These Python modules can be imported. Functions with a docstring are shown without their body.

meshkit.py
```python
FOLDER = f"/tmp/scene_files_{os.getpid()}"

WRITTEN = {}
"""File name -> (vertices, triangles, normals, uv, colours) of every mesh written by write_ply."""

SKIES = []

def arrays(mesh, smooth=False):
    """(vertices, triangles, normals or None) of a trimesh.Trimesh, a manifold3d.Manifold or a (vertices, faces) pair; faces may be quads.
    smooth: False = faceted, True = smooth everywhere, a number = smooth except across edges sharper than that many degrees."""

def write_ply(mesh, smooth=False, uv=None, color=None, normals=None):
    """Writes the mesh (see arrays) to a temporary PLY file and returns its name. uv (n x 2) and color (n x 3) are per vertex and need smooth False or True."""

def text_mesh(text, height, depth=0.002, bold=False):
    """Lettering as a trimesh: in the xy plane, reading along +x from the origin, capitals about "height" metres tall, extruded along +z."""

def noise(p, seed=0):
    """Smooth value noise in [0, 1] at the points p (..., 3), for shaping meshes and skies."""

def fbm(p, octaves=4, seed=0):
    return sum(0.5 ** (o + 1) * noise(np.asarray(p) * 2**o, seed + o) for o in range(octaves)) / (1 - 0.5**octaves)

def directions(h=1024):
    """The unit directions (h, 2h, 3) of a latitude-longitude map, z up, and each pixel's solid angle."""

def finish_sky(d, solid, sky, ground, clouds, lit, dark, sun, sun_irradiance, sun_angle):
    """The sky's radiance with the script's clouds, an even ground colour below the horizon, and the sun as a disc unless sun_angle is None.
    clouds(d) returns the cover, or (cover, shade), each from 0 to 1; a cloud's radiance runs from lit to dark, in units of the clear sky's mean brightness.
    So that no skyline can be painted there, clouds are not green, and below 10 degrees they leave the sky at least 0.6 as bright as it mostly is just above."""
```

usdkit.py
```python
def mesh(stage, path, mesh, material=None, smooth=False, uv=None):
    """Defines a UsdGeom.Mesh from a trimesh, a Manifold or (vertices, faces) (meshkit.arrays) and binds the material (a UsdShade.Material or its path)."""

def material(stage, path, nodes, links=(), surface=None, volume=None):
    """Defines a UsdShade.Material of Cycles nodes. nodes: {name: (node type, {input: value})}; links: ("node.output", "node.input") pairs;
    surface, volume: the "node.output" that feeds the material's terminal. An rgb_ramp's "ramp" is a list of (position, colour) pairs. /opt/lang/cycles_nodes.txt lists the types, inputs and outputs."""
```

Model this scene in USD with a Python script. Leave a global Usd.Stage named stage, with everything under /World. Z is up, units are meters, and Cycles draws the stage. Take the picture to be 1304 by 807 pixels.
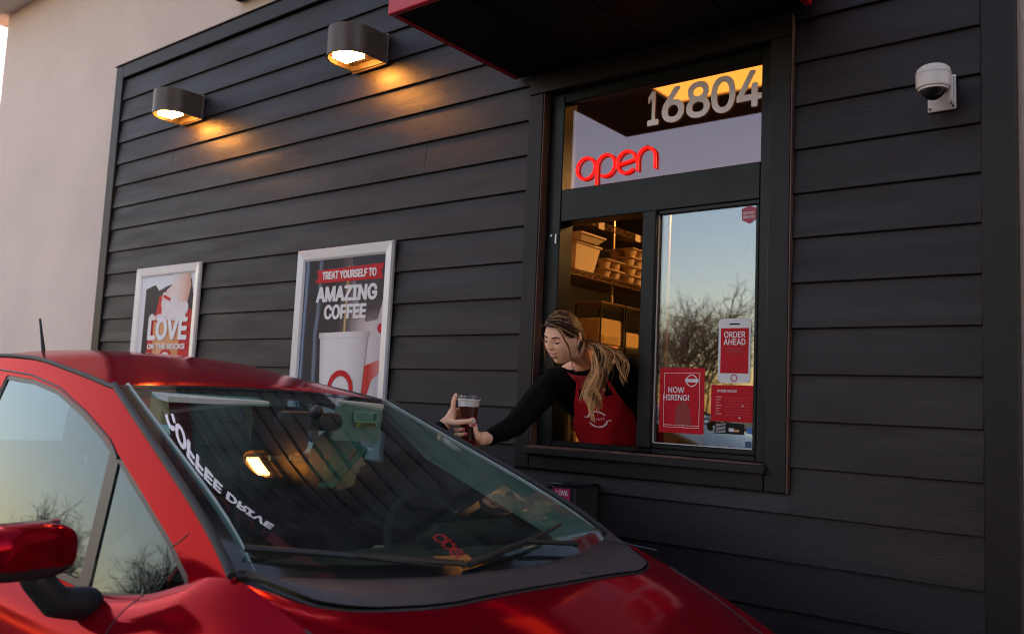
import math, random
import numpy as np, trimesh, manifold3d as m3
from shapely.geometry import Polygon, Point, LineString, box as sbox
from shapely import affinity
from shapely.ops import unary_union
from pxr import Usd, UsdGeom, UsdLux, UsdShade, Gf, Sdf, Vt
import usdkit, meshkit

stage = Usd.Stage.CreateInMemory()
UsdGeom.SetStageUpAxis(stage, 'Z')
UsdGeom.Xform.Define(stage, '/World')
UsdGeom.Scope.Define(stage, '/World/Looks')
PI = math.pi

# ------------------------------------------------------------------ camera
cam = UsdGeom.Camera.Define(stage, '/World/camera')
CR, CU, CF = np.array([0.7811, 0.6228, 0.0456]), np.array([0.0272, -0.1068, 0.9939]), np.array([-0.6239, 0.7750, 0.1004])
CR = CR/np.linalg.norm(CR); CF = CF - CR*(CF@CR); CF /= np.linalg.norm(CF); CU = np.cross(CR, CF)
CP = np.array([0, -3.3165, 1.42])
M = Gf.Matrix4d(*[float(x) for x in (*CR, 0, *CU, 0, *(-CF), 0, *CP, 1)])
cam.AddTransformOp().Set(M)
cam.CreateHorizontalApertureAttr(36.0)
cam.CreateFocalLengthAttr(36.0*1106.38/1304)
cam.CreateFStopAttr(2.8)
cam.CreateFocusDistanceAttr(3.75)
cam.CreateClippingRangeAttr((0.05, 3000.0))
cam.CreateExposureAttr(2.85)

# ------------------------------------------------------------------ sky and sun (dusk)
SUN_EL, SUN_AZ = 0.07, math.atan2(-0.66, 0.75)     # low sun behind the shop, to the left: the lane lies in its shade
sky = usdkit.material(stage, '/World/Looks/sky_look', {
    's': ('sky_texture', {'sky_type': 'single_scattering', 'sun_disc': False, 'sun_elevation': SUN_EL, 'sun_rotation': SUN_AZ, 'altitude': 100.0, 'air_density': 1.0, 'aerosol_density': 1.0, 'ozone_density': 1.6}),
    'mx': ('mix', {'mix_type': 'multiply', 'fac': 1.0, 'color2': (1.27, 0.94, 0.92)}), 'b': ('background_shader', {'strength': 0.15})}, [('s.color', 'mx.color1'), ('mx.color', 'b.color')], surface='b.background')
dome = UsdLux.DomeLight.Define(stage, '/World/sky')
UsdShade.MaterialBindingAPI.Apply(dome.GetPrim()).Bind(sky)
dome.GetPrim().SetCustomDataByKey('kind', 'structure')
sun = UsdLux.DistantLight.Define(stage, '/World/sun')
sun.CreateNormalizeAttr(True); sun.CreateIntensityAttr(0.3); sun.CreateAngleAttr(12.0); sun.CreateColorAttr(Gf.Vec3f(1.0, 0.72, 0.62))
sd = np.array([math.sin(SUN_AZ)*math.cos(SUN_EL), math.cos(SUN_AZ)*math.cos(SUN_EL), math.sin(SUN_EL)])
zx = np.cross([0, 0, 1], sd); zx /= np.linalg.norm(zx); zy = np.cross(sd, zx)
sun.AddTransformOp().Set(Gf.Matrix4d(*[float(v) for v in (*zx, 0, *zy, 0, *sd, 0, 0, 0, 50, 1)]))

# ------------------------------------------------------------------ helpers
_used = {}
def numbered(parent, name):
    k = _used.setdefault(parent, {})
    n = k.get(name, 0); k[name] = n+1
    return f'{parent}/{name}' if n == 0 else f'{parent}/{name}_{n:03d}'
def data(prim, label=None, cat=None, group=None, kind=None):
    for k, v in (('label', label), ('category', cat), ('group', group), ('kind', kind)):
        if v: prim.SetCustomDataByKey(k, v)
def thing(name, label, cat, group=None):
    p = numbered('/World', name)
    x = UsdGeom.Xform.Define(stage, p)
    data(x.GetPrim(), label, cat, group)
    return p
def part(parent, name, mesh, mat, smooth=False, label=None, kind=None):
    p = numbered(parent, name)
    g = usdkit.mesh(stage, p, mesh, mat, smooth=smooth)
    data(g.GetPrim(), label, None, None, kind)
    return p
def single(name, mesh, mat, label, cat, smooth=False, group=None):
    p = numbered('/World', name)
    g = usdkit.mesh(stage, p, mesh, mat, smooth=smooth)
    data(g.GetPrim(), label, cat, group)
    return p
def struct(name, mesh, mat, smooth=False):
    p = numbered('/World', name)
    g = usdkit.mesh(stage, p, mesh, mat, smooth=smooth)
    data(g.GetPrim(), kind='structure')
    return p
def cat(ms):
    return trimesh.util.concatenate(ms)
def tri(v, f):
    v, f = np.asarray(v, float), np.asarray(f, int)
    u = np.zeros(len(v), bool); u[f.ravel()] = True
    if not u.all():
        k = np.cumsum(u)-1; v, f = v[u], k[f]
    return trimesh.Trimesh(v, f, process=False)
def cbox(x0, x1, y0, y1, z0, z1, c=0.0):
    lo, hi = np.array([x0, y0, z0], float), np.array([x1, y1, z1], float)
    c = min(c, 0.45*(hi-lo).min())
    if c <= 0:
        b = trimesh.creation.box(hi-lo); b.apply_translation((lo+hi)/2); return b
    pts = []
    for a in range(8):
        s = np.array([(a >> k) & 1 for k in range(3)])
        P = np.where(s, hi, lo); inn = np.where(s, -c, c)
        for k in range(3):
            o = inn.copy(); o[k] = 0; pts.append(P+o)
    return trimesh.convex.convex_hull(np.array(pts))
def tube(pts, r, n=8, closed=False, caps=True):
    pts = np.asarray(pts, float); N = len(pts); r = np.broadcast_to(r, (N,))
    T = np.gradient(pts, axis=0) if not closed else (np.roll(pts, -1, 0)-np.roll(pts, 1, 0))
    T /= np.maximum(np.linalg.norm(T, axis=1, keepdims=True), 1e-12)
    a = np.array([0, 0, 1.0]) if abs(T[0][2]) < 0.9 else np.array([1.0, 0, 0])
    U = np.cross(a, T[0]); U /= np.linalg.norm(U)
    V = []; th = np.linspace(0, 2*PI, n, endpoint=False)
    for i in range(N):
        U = U-T[i]*(U@T[i]); U /= max(np.linalg.norm(U), 1e-12); W = np.cross(T[i], U)
        V.append(pts[i]+r[i]*(np.cos(th)[:, None]*U+np.sin(th)[:, None]*W))
    V = np.vstack(V); F = []
    for i in range(N if closed else N-1):
        j = (i+1) % N
        for k in range(n):
            l = (k+1) % n
            F += [[i*n+k, i*n+l, j*n+l], [i*n+k, j*n+l, j*n+k]]
    if caps and not closed:
        V = np.vstack([V, pts[0], pts[-1]]); c0, c1 = len(V)-2, len(V)-1
        for k in range(n):
            l = (k+1) % n
            F += [[c0, l, k], [c1, (N-1)*n+k, (N-1)*n+l]]
    return tri(V, F)
def grid(P, flip=False):
    """mesh of an array of points (a, b, 3)"""
    P = np.asarray(P, float); a, b = P.shape[:2]
    i = np.arange(a*b).reshape(a, b)
    q = np.stack([i[:-1, :-1], i[1:, :-1], i[1:, 1:], i[:-1, 1:]], -1).reshape(-1, 4)
    if flip: q = q[:, ::-1]
    return tri(P.reshape(-1, 3), np.vstack([q[:, [0, 1, 2]], q[:, [0, 2, 3]]]))
def solid(P, t):
    """sheet of points P thickened by the offset vectors t (broadcast) into a closed sheet"""
    P = np.asarray(P, float); Q = P+np.asarray(t, float)
    a = grid(P); b = grid(Q, True); ms = [a, b]
    for e in ((P[0], Q[0]), (Q[-1], P[-1]), (Q[:, 0], P[:, 0]), (P[:, -1], Q[:, -1])):
        ms.append(grid(np.stack(e, 0)))
    return cat(ms)
def polys(g):
    return [p for p in getattr(g, 'geoms', [g]) if p.geom_type == 'Polygon' and p.area > 1e-9]
def wallflat(g, y, t=0.002):
    """a flat figure in (x, z) standing on the wall: its back at y, its face at y - t"""
    ms = []
    for p in polys(g):
        e = trimesh.creation.extrude_polygon(p, t, engine='earcut'); v = e.vertices
        ms.append(tri(np.stack([v[:, 0], y-v[:, 2], v[:, 1]], 1), e.faces))
    return cat(ms)
def text(s, h, xc, zb, y, t=0.0015, bold=True, width=None, align='c', stretch=1.0, heavy=0.0):
    m = meshkit.text_mesh(s, h, t, bold); v = m.vertices.copy()
    w = v[:, 0].max()-v[:, 0].min(); v[:, 0] -= v[:, 0].min()
    k = (width/w) if width else stretch
    v[:, 0] *= k; w *= k
    v[:, 0] += {'c': xc-w/2, 'l': xc, 'r': xc-w}[align]
    ms = [tri(np.stack([v[:, 0]+dx*heavy*h, y-v[:, 2]-i*0.0001, zb+v[:, 1]+dz*heavy*h], 1), m.faces) for i, (dx, dz) in enumerate(((0, 0), (-1, 0), (1, 0), (0, 0.6), (0, -0.6))[:5 if heavy else 1])]
    return cat(ms)
def ring(cx, cz, ro, ri, n=40): return Point(cx, cz).buffer(ro, n//4).difference(Point(cx, cz).buffer(ri, n//4))
def bodymesh(bones, edge=0.02, it=8, pitch=None):
    """bones: lists of (point, radius); each consecutive pair is a hull, everything one skin"""
    tot = None
    for ch in bones:
        sp = [m3.Manifold.sphere(r, 20).translate([float(c) for c in p]) for p, r in ch]
        for a, b in zip(sp[:-1], sp[1:]):
            h = m3.Manifold.batch_hull([a, b]); tot = h if tot is None else tot+h
    tot = tot.refine_to_length(edge)
    me = tot.to_mesh(); t = trimesh.Trimesh(me.vert_properties[:, :3], me.tri_verts, process=True)
    trimesh.smoothing.filter_taubin(t, lamb=0.5, nu=0.52, iterations=it)
    return t
def rot_m(axis, ang):
    return trimesh.transformations.rotation_matrix(ang, axis)[:3, :3]
def place(m, R, t):
    return tri(m.vertices@np.asarray(R).T+np.asarray(t), m.faces)

# ------------------------------------------------------------------ materials
def mat(name, color, rough=0.5, metal=0.0, spec=0.5, spec_tint=(1, 1, 1), coat=0.0, coat_rough=0.03, var=0.0, var_scale=(3, 3, 3), bump=0.0, bump_scale=(40, 40, 40), bump_dist=0.002, emit=None, emit_s=0.0, sheen=0.0, sss=0.0, trans=0.0, ior=1.5, rvar=0.0, objvar=0.0, alpha=None, det=4.0):
    n = {'p': ('principled_bsdf', {'base_color': color, 'roughness': rough, 'metallic': metal, 'specular_ior_level': spec, 'specular_tint': spec_tint, 'coat_weight': coat, 'coat_roughness': coat_rough, 'sheen_weight': sheen, 'transmission_weight': trans, 'ior': ior})}
    if emit is not None:
        n['p'][1]['emission_color'] = emit; n['p'][1]['emission_strength'] = emit_s
    if sss:
        n['p'][1]['subsurface_weight'] = sss; n['p'][1]['subsurface_radius'] = (1.0, 0.3, 0.15); n['p'][1]['subsurface_scale'] = 0.008
    L = []
    n['t'] = ('texture_coordinate', {})
    if var:
        n['m'] = ('mapping', {'scale': var_scale}); n['n'] = ('noise_texture', {'scale': 1.0, 'detail': det, 'roughness': 0.6})
        lo = tuple(max(0, c*(1-var)) for c in color); hi = tuple(min(1, c*(1+var)) for c in color)
        n['r'] = ('rgb_ramp', {'ramp': [(0.25, lo), (0.75, hi)]})
        L += [('t.object', 'm.vector'), ('m.vector', 'n.vector'), ('n.fac', 'r.fac')]
        src = 'r.color'
        if objvar:
            n['o'] = ('object_info', {}); n['orp'] = ('rgb_ramp', {'ramp': [(0, (1-objvar,)*3), (1, (1+objvar,)*3)]})
            n['mx'] = ('mix', {'mix_type': 'multiply', 'fac': 1.0})
            L += [('o.random', 'orp.fac'), (src, 'mx.color1'), ('orp.color', 'mx.color2')]; src = 'mx.color'
        L.append((src, 'p.base_color'))
        if rvar:
            n['rr'] = ('rgb_ramp', {'ramp': [(0.3, (max(0, rough-rvar),)*3), (0.7, (rough+rvar,)*3)]})
            L += [('n.fac', 'rr.fac'), ('rr.color', 'p.roughness')]
    if bump:
        n['m2'] = ('mapping', {'scale': bump_scale}); n['n2'] = ('noise_texture', {'scale': 1.0, 'detail': 5.0, 'roughness': 0.65, 'distortion': 0.4})
        n['b'] = ('bump', {'strength': bump, 'distance': bump_dist})
        L += [('t.object', 'm2.vector'), ('m2.vector', 'n2.vector'), ('n2.fac', 'b.height'), ('b.normal', 'p.normal')]
        if coat: pass
    return usdkit.material(stage, '/World/Looks/'+name, n, L, surface='p.BSDF')
def pane(name, tint, r0=0.04, rough=0.0, gloss=(1, 1, 1), dust=0.0):
    """thin glass: clear, tinted, with a Schlick reflection that is the same from both sides, and a little dust"""
    n = {'t': ('transparent_bsdf', {'color': tint}), 'g': ('glossy_bsdf', {'color': gloss, 'roughness': rough}), 'w': ('layer_weight', {'blend': 0.5}),
         'pw': ('math', {'math_type': 'power', 'value2': 5.0}), 'ma': ('math', {'math_type': 'multiply_add', 'value2': 1.0-r0, 'value3': r0}), 'm': ('mix_closure', {})}
    L = [('w.facing', 'pw.value1'), ('pw.value', 'ma.value1'), ('ma.value', 'm.fac'), ('t.BSDF', 'm.closure1'), ('g.BSDF', 'm.closure2')]
    if not dust: return usdkit.material(stage, '/World/Looks/'+name, n, L, surface='m.closure')
    n.update({'c': ('texture_coordinate', {}), 'nz': ('noise_texture', {'scale': 3.5, 'detail': 9.0, 'roughness': 0.75}), 'v': ('voronoi_texture', {'scale': 60.0}),
              'r1': ('rgb_ramp', {'ramp': [(0.38, (0.15,)*3), (0.72, (1, 1, 1))]}), 'r2': ('rgb_ramp', {'ramp': [(0.06, (1, 1, 1)), (0.13, (0.25,)*3)]}),
              'x': ('mix', {'mix_type': 'multiply', 'fac': 1.0}), 'k': ('math', {'math_type': 'multiply', 'value2': dust}), 'd': ('diffuse_bsdf', {'color': (0.5, 0.46, 0.42)}), 'm2': ('mix_closure', {})})
    L += [('c.object', 'nz.vector'), ('c.object', 'v.vector'), ('nz.fac', 'r1.fac'), ('v.distance', 'r2.fac'), ('r1.color', 'x.color1'), ('r2.color', 'x.color2'), ('x.color', 'k.value1'), ('k.value', 'm2.fac'), ('m.closure', 'm2.closure1'), ('d.BSDF', 'm2.closure2')]
    return usdkit.material(stage, '/World/Looks/'+name, n, L, surface='m2.closure')
def ramp_mat(name, axis, a, b, stops, rough=0.35, noise=0.0, nscale=8.0):
    """printed picture whose ink runs along one axis of the wall between a and b"""
    n = {'g': ('geometry', {}), 's': ('separate_xyz', {}), 'mr': ('map_range', {'from_min': a, 'from_max': b, 'to_min': 0.0, 'to_max': 1.0}),
         'r': ('rgb_ramp', {'ramp': stops}), 'p': ('principled_bsdf', {'roughness': 0.55, 'specular_ior_level': 0.10}),
         'n': ('noise_texture', {'scale': nscale, 'detail': 2.0}), 'ma': ('math', {'math_type': 'multiply_add', 'value2': noise, 'value3': 0.0}), 'ad': ('math', {'math_type': 'add'})}
    L = [('g.position', 's.vector'), (f's.{axis}', 'mr.value'), ('g.position', 'n.vector'), ('n.fac', 'ma.value1'), ('mr.result', 'ad.value1'), ('ma.value', 'ad.value2'), ('ad.value', 'r.fac'), ('r.color', 'p.base_color')]
    return usdkit.material(stage, '/World/Looks/'+name, n, L, surface='p.BSDF')

SIDING = mat('siding_paint', (0.0088, 0.0066, 0.0074), 0.50, spec=0.40, spec_tint=(1.0, 0.88, 0.92), var=0.40, var_scale=(1.2, 1.2, 9), bump=0.32, bump_scale=(5, 5, 110), bump_dist=0.003, rvar=0.10, objvar=0.18)
TRIM = mat('trim_paint', (0.0095, 0.0085, 0.0095), 0.45, spec=0.28, spec_tint=(1.0, 0.9, 0.92), var=0.25, var_scale=(2, 2, 2), bump=0.15, bump_scale=(60, 60, 60))
STUCCO = mat('stucco', (0.70, 0.560, 0.485), 0.9, spec=0.2, var=0.10, var_scale=(0.7, 0.7, 0.7), det=7.0, bump=0.8, bump_scale=(70, 70, 70), bump_dist=0.004)
EAVE = mat('eave_paint', (0.78, 0.73, 0.70), 0.6, var=0.06)
FRAME = mat('frame_black', (0.004, 0.005, 0.005), 0.35, spec=0.25, var=0.3, rvar=0.08)
COPPER = mat('bronze_flashing', (0.11, 0.055, 0.042), 0.5, metal=0.2, var=0.4, var_scale=(12, 12, 5))
CANOPY = mat('canopy_black', (0.004, 0.004, 0.004), 0.6, spec=0.15, var=0.3, var_scale=(2, 2, 2))
REDMETAL = mat('red_metal', (0.48, 0.010, 0.018), 0.35, var=0.1)
LAMPMETAL = mat('lamp_bronze', (0.085, 0.062, 0.050), 0.42, metal=0.3, var=0.2, var_scale=(8, 8, 8), bump=0.1, bump_scale=(90, 90, 90))
WHITEPL = mat('white_plastic', (0.72, 0.66, 0.65), 0.4, var=0.05)
POSTFRAME = mat('poster_frame_metal', (0.66, 0.66, 0.70), 0.33, metal=0.25, var=0.06)
BLACKPL = mat('black_plastic', (0.010, 0.010, 0.011), 0.45, var=0.3)
BLACKGL = mat('black_gloss', (0.006, 0.006, 0.006), 0.08, var=0.2)
RUBBER = mat('rubber', (0.012, 0.012, 0.013), 0.6, var=0.3, bump=0.1)
COWL = mat('cowl_plastic', (0.030, 0.026, 0.030), 0.5, var=0.35, var_scale=(6, 6, 6), bump=0.25, bump_scale=(160, 160, 160), bump_dist=0.001)
PAINT = mat('car_paint', (0.235, 0.0016, 0.0100), 0.12, metal=0.68, spec=0.10, spec_tint=(1.0, 0.10, 0.14), coat=0.05, coat_rough=0.012, var=0.05, var_scale=(1, 1, 1))
ASPHALT = mat('asphalt', (0.042, 0.040, 0.042), 0.85, var=0.35, var_scale=(1.3, 1.3, 1.3), bump=0.7, bump_scale=(60, 60, 60), bump_dist=0.006)
CONCRETE = mat('concrete', (0.30, 0.28, 0.27), 0.85, var=0.15, bump=0.3)
EARTH = mat('dry_grass', (0.075, 0.062, 0.035), 0.95, var=0.5, var_scale=(0.8, 0.8, 0.8), bump=0.6, bump_scale=(9, 9, 9), bump_dist=0.03)
BARK = mat('bark', (0.055, 0.042, 0.034), 0.9, var=0.3, bump=0.5)
WINGLASS = pane('window_glass', (0.84, 0.86, 0.86), 0.19, gloss=(0.84, 0.93, 1.0))
TRANSOM = pane('transom_glass', (0.86, 0.84, 0.84), 0.145, gloss=(0.86, 0.68, 0.72))
CARGLASS = pane('windshield_glass', (0.50, 0.70, 0.64), 0.038, dust=0.10)
SIDEGLASS = pane('side_glass', (0.36, 0.53, 0.60), 0.075, gloss=(0.74, 0.90, 1.0), dust=0.07)
INK_RED = mat('red_ink', (0.58, 0.008, 0.022), 0.35, spec=0.12, var=0.04)
INK_WHITE = mat('white_ink', (0.80, 0.77, 0.78), 0.4, spec=0.12, var=0.03)
INK_DARK = mat('dark_ink', (0.055, 0.042, 0.042), 0.4, spec=0.12, var=0.25, var_scale=(5, 5, 5))
INK_BLACK = mat('black_ink', (0.012, 0.012, 0.012), 0.4, spec=0.12, var=0.1)
INK_BLUE = mat('blue_ink', (0.03, 0.16, 0.45), 0.4, var=0.1)
INK_ORANGE = mat('orange_ink', (0.78, 0.34, 0.13), 0.4, spec=0.12, var=0.08)
INK_SKIN = mat('blush_ink', (0.80, 0.55, 0.50), 0.4, spec=0.12, var=0.08, var_scale=(9, 9, 9))
SILVER = mat('silver_vinyl', (0.88, 0.78, 0.79), 0.35, metal=0.25, var=0.06)
NEON = mat('neon_red', (0.2, 0.002, 0.002), 0.4, emit=(1.0, 0.006, 0.004), emit_s=0.19)
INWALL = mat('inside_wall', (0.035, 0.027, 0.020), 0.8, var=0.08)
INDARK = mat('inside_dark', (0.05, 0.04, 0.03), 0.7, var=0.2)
CEILLIGHT = mat('ceiling_diffuser', (0.8, 0.6, 0.3), 0.5, emit=(1.0, 0.37, 0.05), emit_s=0.36)
CEILLIGHT2 = mat('ceiling_diffuser_bright', (0.8, 0.6, 0.3), 0.5, emit=(1.0, 0.50, 0.15), emit_s=4.0)
CHROME = mat('wire_chrome', (0.62, 0.45, 0.25), 0.3, metal=1.0, var=0.08)
CARTON = mat('kraft_paper', (0.52, 0.36, 0.21), 0.85, var=0.15, var_scale=(20, 20, 20), bump=0.2)
TUB = mat('tub_plastic', (0.74, 0.58, 0.40), 0.35, var=0.06)
CLEARTUB = pane('tub_clear', (0.90, 0.87, 0.80), 0.035)
POWDER = mat('creamer', (0.74, 0.58, 0.36), 0.8, var=0.1)
LED = mat('led', (1, 0.8, 0.4), 0.5, emit=(1.0, 0.42, 0.075), emit_s=13.0)
SKIN = mat('skin', (0.80, 0.43, 0.285), 0.5, spec=0.35, var=0.08, var_scale=(18, 18, 18), sss=0.15, bump=0.08, bump_scale=(250, 250, 250), bump_dist=0.0008)
LIPS = mat('lips', (0.52, 0.11, 0.10), 0.35, var=0.08)
TEETH = mat('teeth', (0.78, 0.74, 0.68), 0.25)
EYEWHITE = mat('eye_white', (0.70, 0.66, 0.63), 0.15)
IRIS = mat('iris', (0.035, 0.02, 0.012), 0.1)
BROW = mat('brow', (0.035, 0.02, 0.014), 0.7)
SHIRT = mat('black_shirt', (0.0035, 0.0035, 0.004), 0.9, spec=0.08, var=0.3, var_scale=(14, 14, 14), bump=0.25, bump_scale=(60, 60, 60))
APRON = mat('red_apron', (0.34, 0.006, 0.012), 0.8, spec=0.12, var=0.14, var_scale=(7, 7, 7), bump=0.3, bump_scale=(200, 200, 200), bump_dist=0.001)
HAIRD = mat('hair_brown', (0.022, 0.011, 0.006), 0.45, spec=0.15, var=0.4, var_scale=(60, 60, 20))
HAIRM = mat('hair_caramel', (0.16, 0.070, 0.026), 0.45, spec=0.15, var=0.3, var_scale=(60, 60, 20))
HAIRB = mat('hair_blonde', (0.74, 0.43, 0.20), 0.45, spec=0.18, var=0.3, var_scale=(60, 60, 20))
NAIL = mat('pink_nail', (0.62, 0.09, 0.14), 0.2, coat=0.5)
BEANIE = mat('green_knit', (0.06, 0.30, 0.25), 0.9, var=0.3, var_scale=(40, 40, 40), bump=0.6, bump_scale=(20, 20, 160), bump_dist=0.004)
JACKET = mat('dark_jacket', (0.006, 0.007, 0.008), 0.85, spec=0.1, var=0.3, var_scale=(14, 14, 14), bump=0.3)
TRIMGREY = mat('pillar_trim', (0.44, 0.46, 0.43), 0.75, var=0.08, var_scale=(12, 12, 12))
FABRIC = mat('seat_fabric', (0.045, 0.048, 0.052), 0.9, var=0.2, var_scale=(30, 30, 30), bump=0.3, bump_scale=(140, 140, 140))
DASH = mat('dash_plastic', (0.006, 0.006, 0.007), 0.55, var=0.3, bump=0.2, bump_scale=(200, 200, 200))
COFFEE = mat('coffee', (0.050, 0.013, 0.007), 0.12, coat=0.6, var=0.45, var_scale=(25, 25, 18))
CREAM = mat('cream', (0.74, 0.70, 0.69), 0.5, var=0.05, var_scale=(40, 40, 40))
CLEARCUP = pane('cup_clear', (0.95, 0.95, 0.95), 0.035)
MIRROR = mat('mirror_glass', (0.8, 0.8, 0.8), 0.02, metal=1.0)
LABELG = mat('visor_label', (0.55, 0.72, 0.62), 0.5, var=0.05)
LABELY = mat('warning_yellow', (0.75, 0.52, 0.06), 0.5, var=0.05)
HEADL = mat('headlight_lens', (0.6, 0.6, 0.62), 0.1, coat=1.0)

# ------------------------------------------------------------------ ground
def flat_rect(x0, x1, y0, y1, z, n=1):
    X, Y = np.meshgrid(np.linspace(x0, x1, n+1), np.linspace(y0, y1, n+1), indexing='ij')
    return grid(np.stack([X, Y, np.full_like(X, z)], -1))
struct('ground', flat_rect(-600, 600, -600, 600, -0.02), EARTH)
struct('drive_lane', flat_rect(-40, 30, -16, -0.32, 0.0), ASPHALT)
struct('kerb', cbox(-9.6, 4.0, -0.30, 0.02, -0.05, 0.13, 0.02), CONCRETE)

# ------------------------------------------------------------------ building
B = thing('coffee_shop', 'beige stucco shop with dark lap siding around its drive-through window', 'building')
stw = sbox(-9.46, 4.0).bounds if False else None
W = unary_union([sbox(-9.46, 0.0, 6.0, 5.35)]).difference(sbox(-2.55, 1.2, -1.31, 3.09))
part(B, 'stucco_wall', wallflat(W, 0.22, 0.185), STUCCO)                      # face at y = 0.035
part(B, 'end_wall', cbox(-9.46, -9.28, 0.222, 7.0, 0.0, 5.35), STUCCO)
part(B, 'eave', cbox(-9.85, 6.2, -0.36, 7.2, 5.14, 5.36, 0.015), EAVE)
g = part(B, 'gutter', tube([(-9.9, -0.42, 5.24), (6.2, -0.42, 5.24)], 0.06, 10), EAVE, smooth=40)
HB, Z0 = 0.1778, 1.5834
def board(x0, x1, z, HB=HB):
    v = []
    for x in (x0, x1):
        v += [(x, -0.017, z+0.003), (x, 0.030, z+0.003), (x, 0.030, z+HB+0.001), (x, -0.0035, z+HB+0.001), (x, -0.0185, z+0.006)]
    f = []
    for i in range(5):
        j = (i+1) % 5
        f += [[i, j, 5+j], [i, 5+j, 5+i]]
    f += [[0, 4, 3], [0, 3, 2], [0, 2, 1], [5, 8, 9], [5, 7, 8], [5, 6, 7]]
    return tri(v, f)
XL, XR = -6.80, -0.597
for k in range(-9, 14):
    z = Z0+k*HB
    if z+HB < 0.02: continue
    if z > 3.83: continue
    segs = [(XL, XR)]
    if z+HB > 1.13 and z < 3.10: segs = [(XL, -2.597), (-1.265, XR)]
    if k == 6: segs = [(XL, -3.3215), (-3.3185, -2.597), (-1.265, XR)]
    if k == 8: segs = [(XL, -5.9715), (-5.9685, -2.597), (-1.265, XR)]
    for a, b in segs: part(B, 'siding_board', board(a, b, z), SIDING)
    if k == -3: part(B, 'siding_board', board(-2.596, -1.266, z, 0.0785), SIDING)
def trimbox(name, *a, m=TRIM, c=0.004): return part(B, name, cbox(*a, c), m)
trimbox('corner_trim', -6.92, -6.803, -0.030, 0.033, 0.0, 4.012)
trimbox('corner_trim', -0.594, -0.488, -0.030, 0.033, 0.0, 4.012)
trimbox('top_trim', -6.802, -0.595, -0.031, 0.033, 3.905, 4.014)
trimbox('backing_board', -6.85, -2.60, 0.0305, 0.0345, 0.0, 4.0, m=FRAME, c=0)
trimbox('backing_board', -1.262, -0.54, 0.0305, 0.0345, 0.0, 4.0, m=FRAME, c=0)
trimbox('drip_flashing', -6.93, -0.48, -0.042, 0.030, 4.016, 4.022, m=COPPER, c=0)
# window surround
trimbox('window_trim', -2.595, -2.506, -0.034, 0.20, 1.131, 2.945)
trimbox('window_trim', -1.356, -1.267, -0.034, 0.20, 1.131, 2.945)
trimbox('window_trim', -2.595, -1.267, -0.035, 0.07, 2.947, 3.10)
trimbox('window_trim', -2.504, -1.358, -0.033, 0.20, 1.131, 1.226)
trimbox('window_sill', -2.525, -1.345, -0.062, 0.06, 1.198, 1.232)
trimbox('sill_flashing', -2.503, -1.359, -0.055, 0.062, 1.2325, 1.237, m=COPPER, c=0)
trimbox('trim_flashing', -1.2665, -1.2625, -0.036, 0.0, 1.131, 3.03, m=COPPER, c=0)
trimbox('trim_flashing', -2.5055, -2.5015, -0.030, 0.06, 1.238, 2.945, m=COPPER, c=0)
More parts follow.
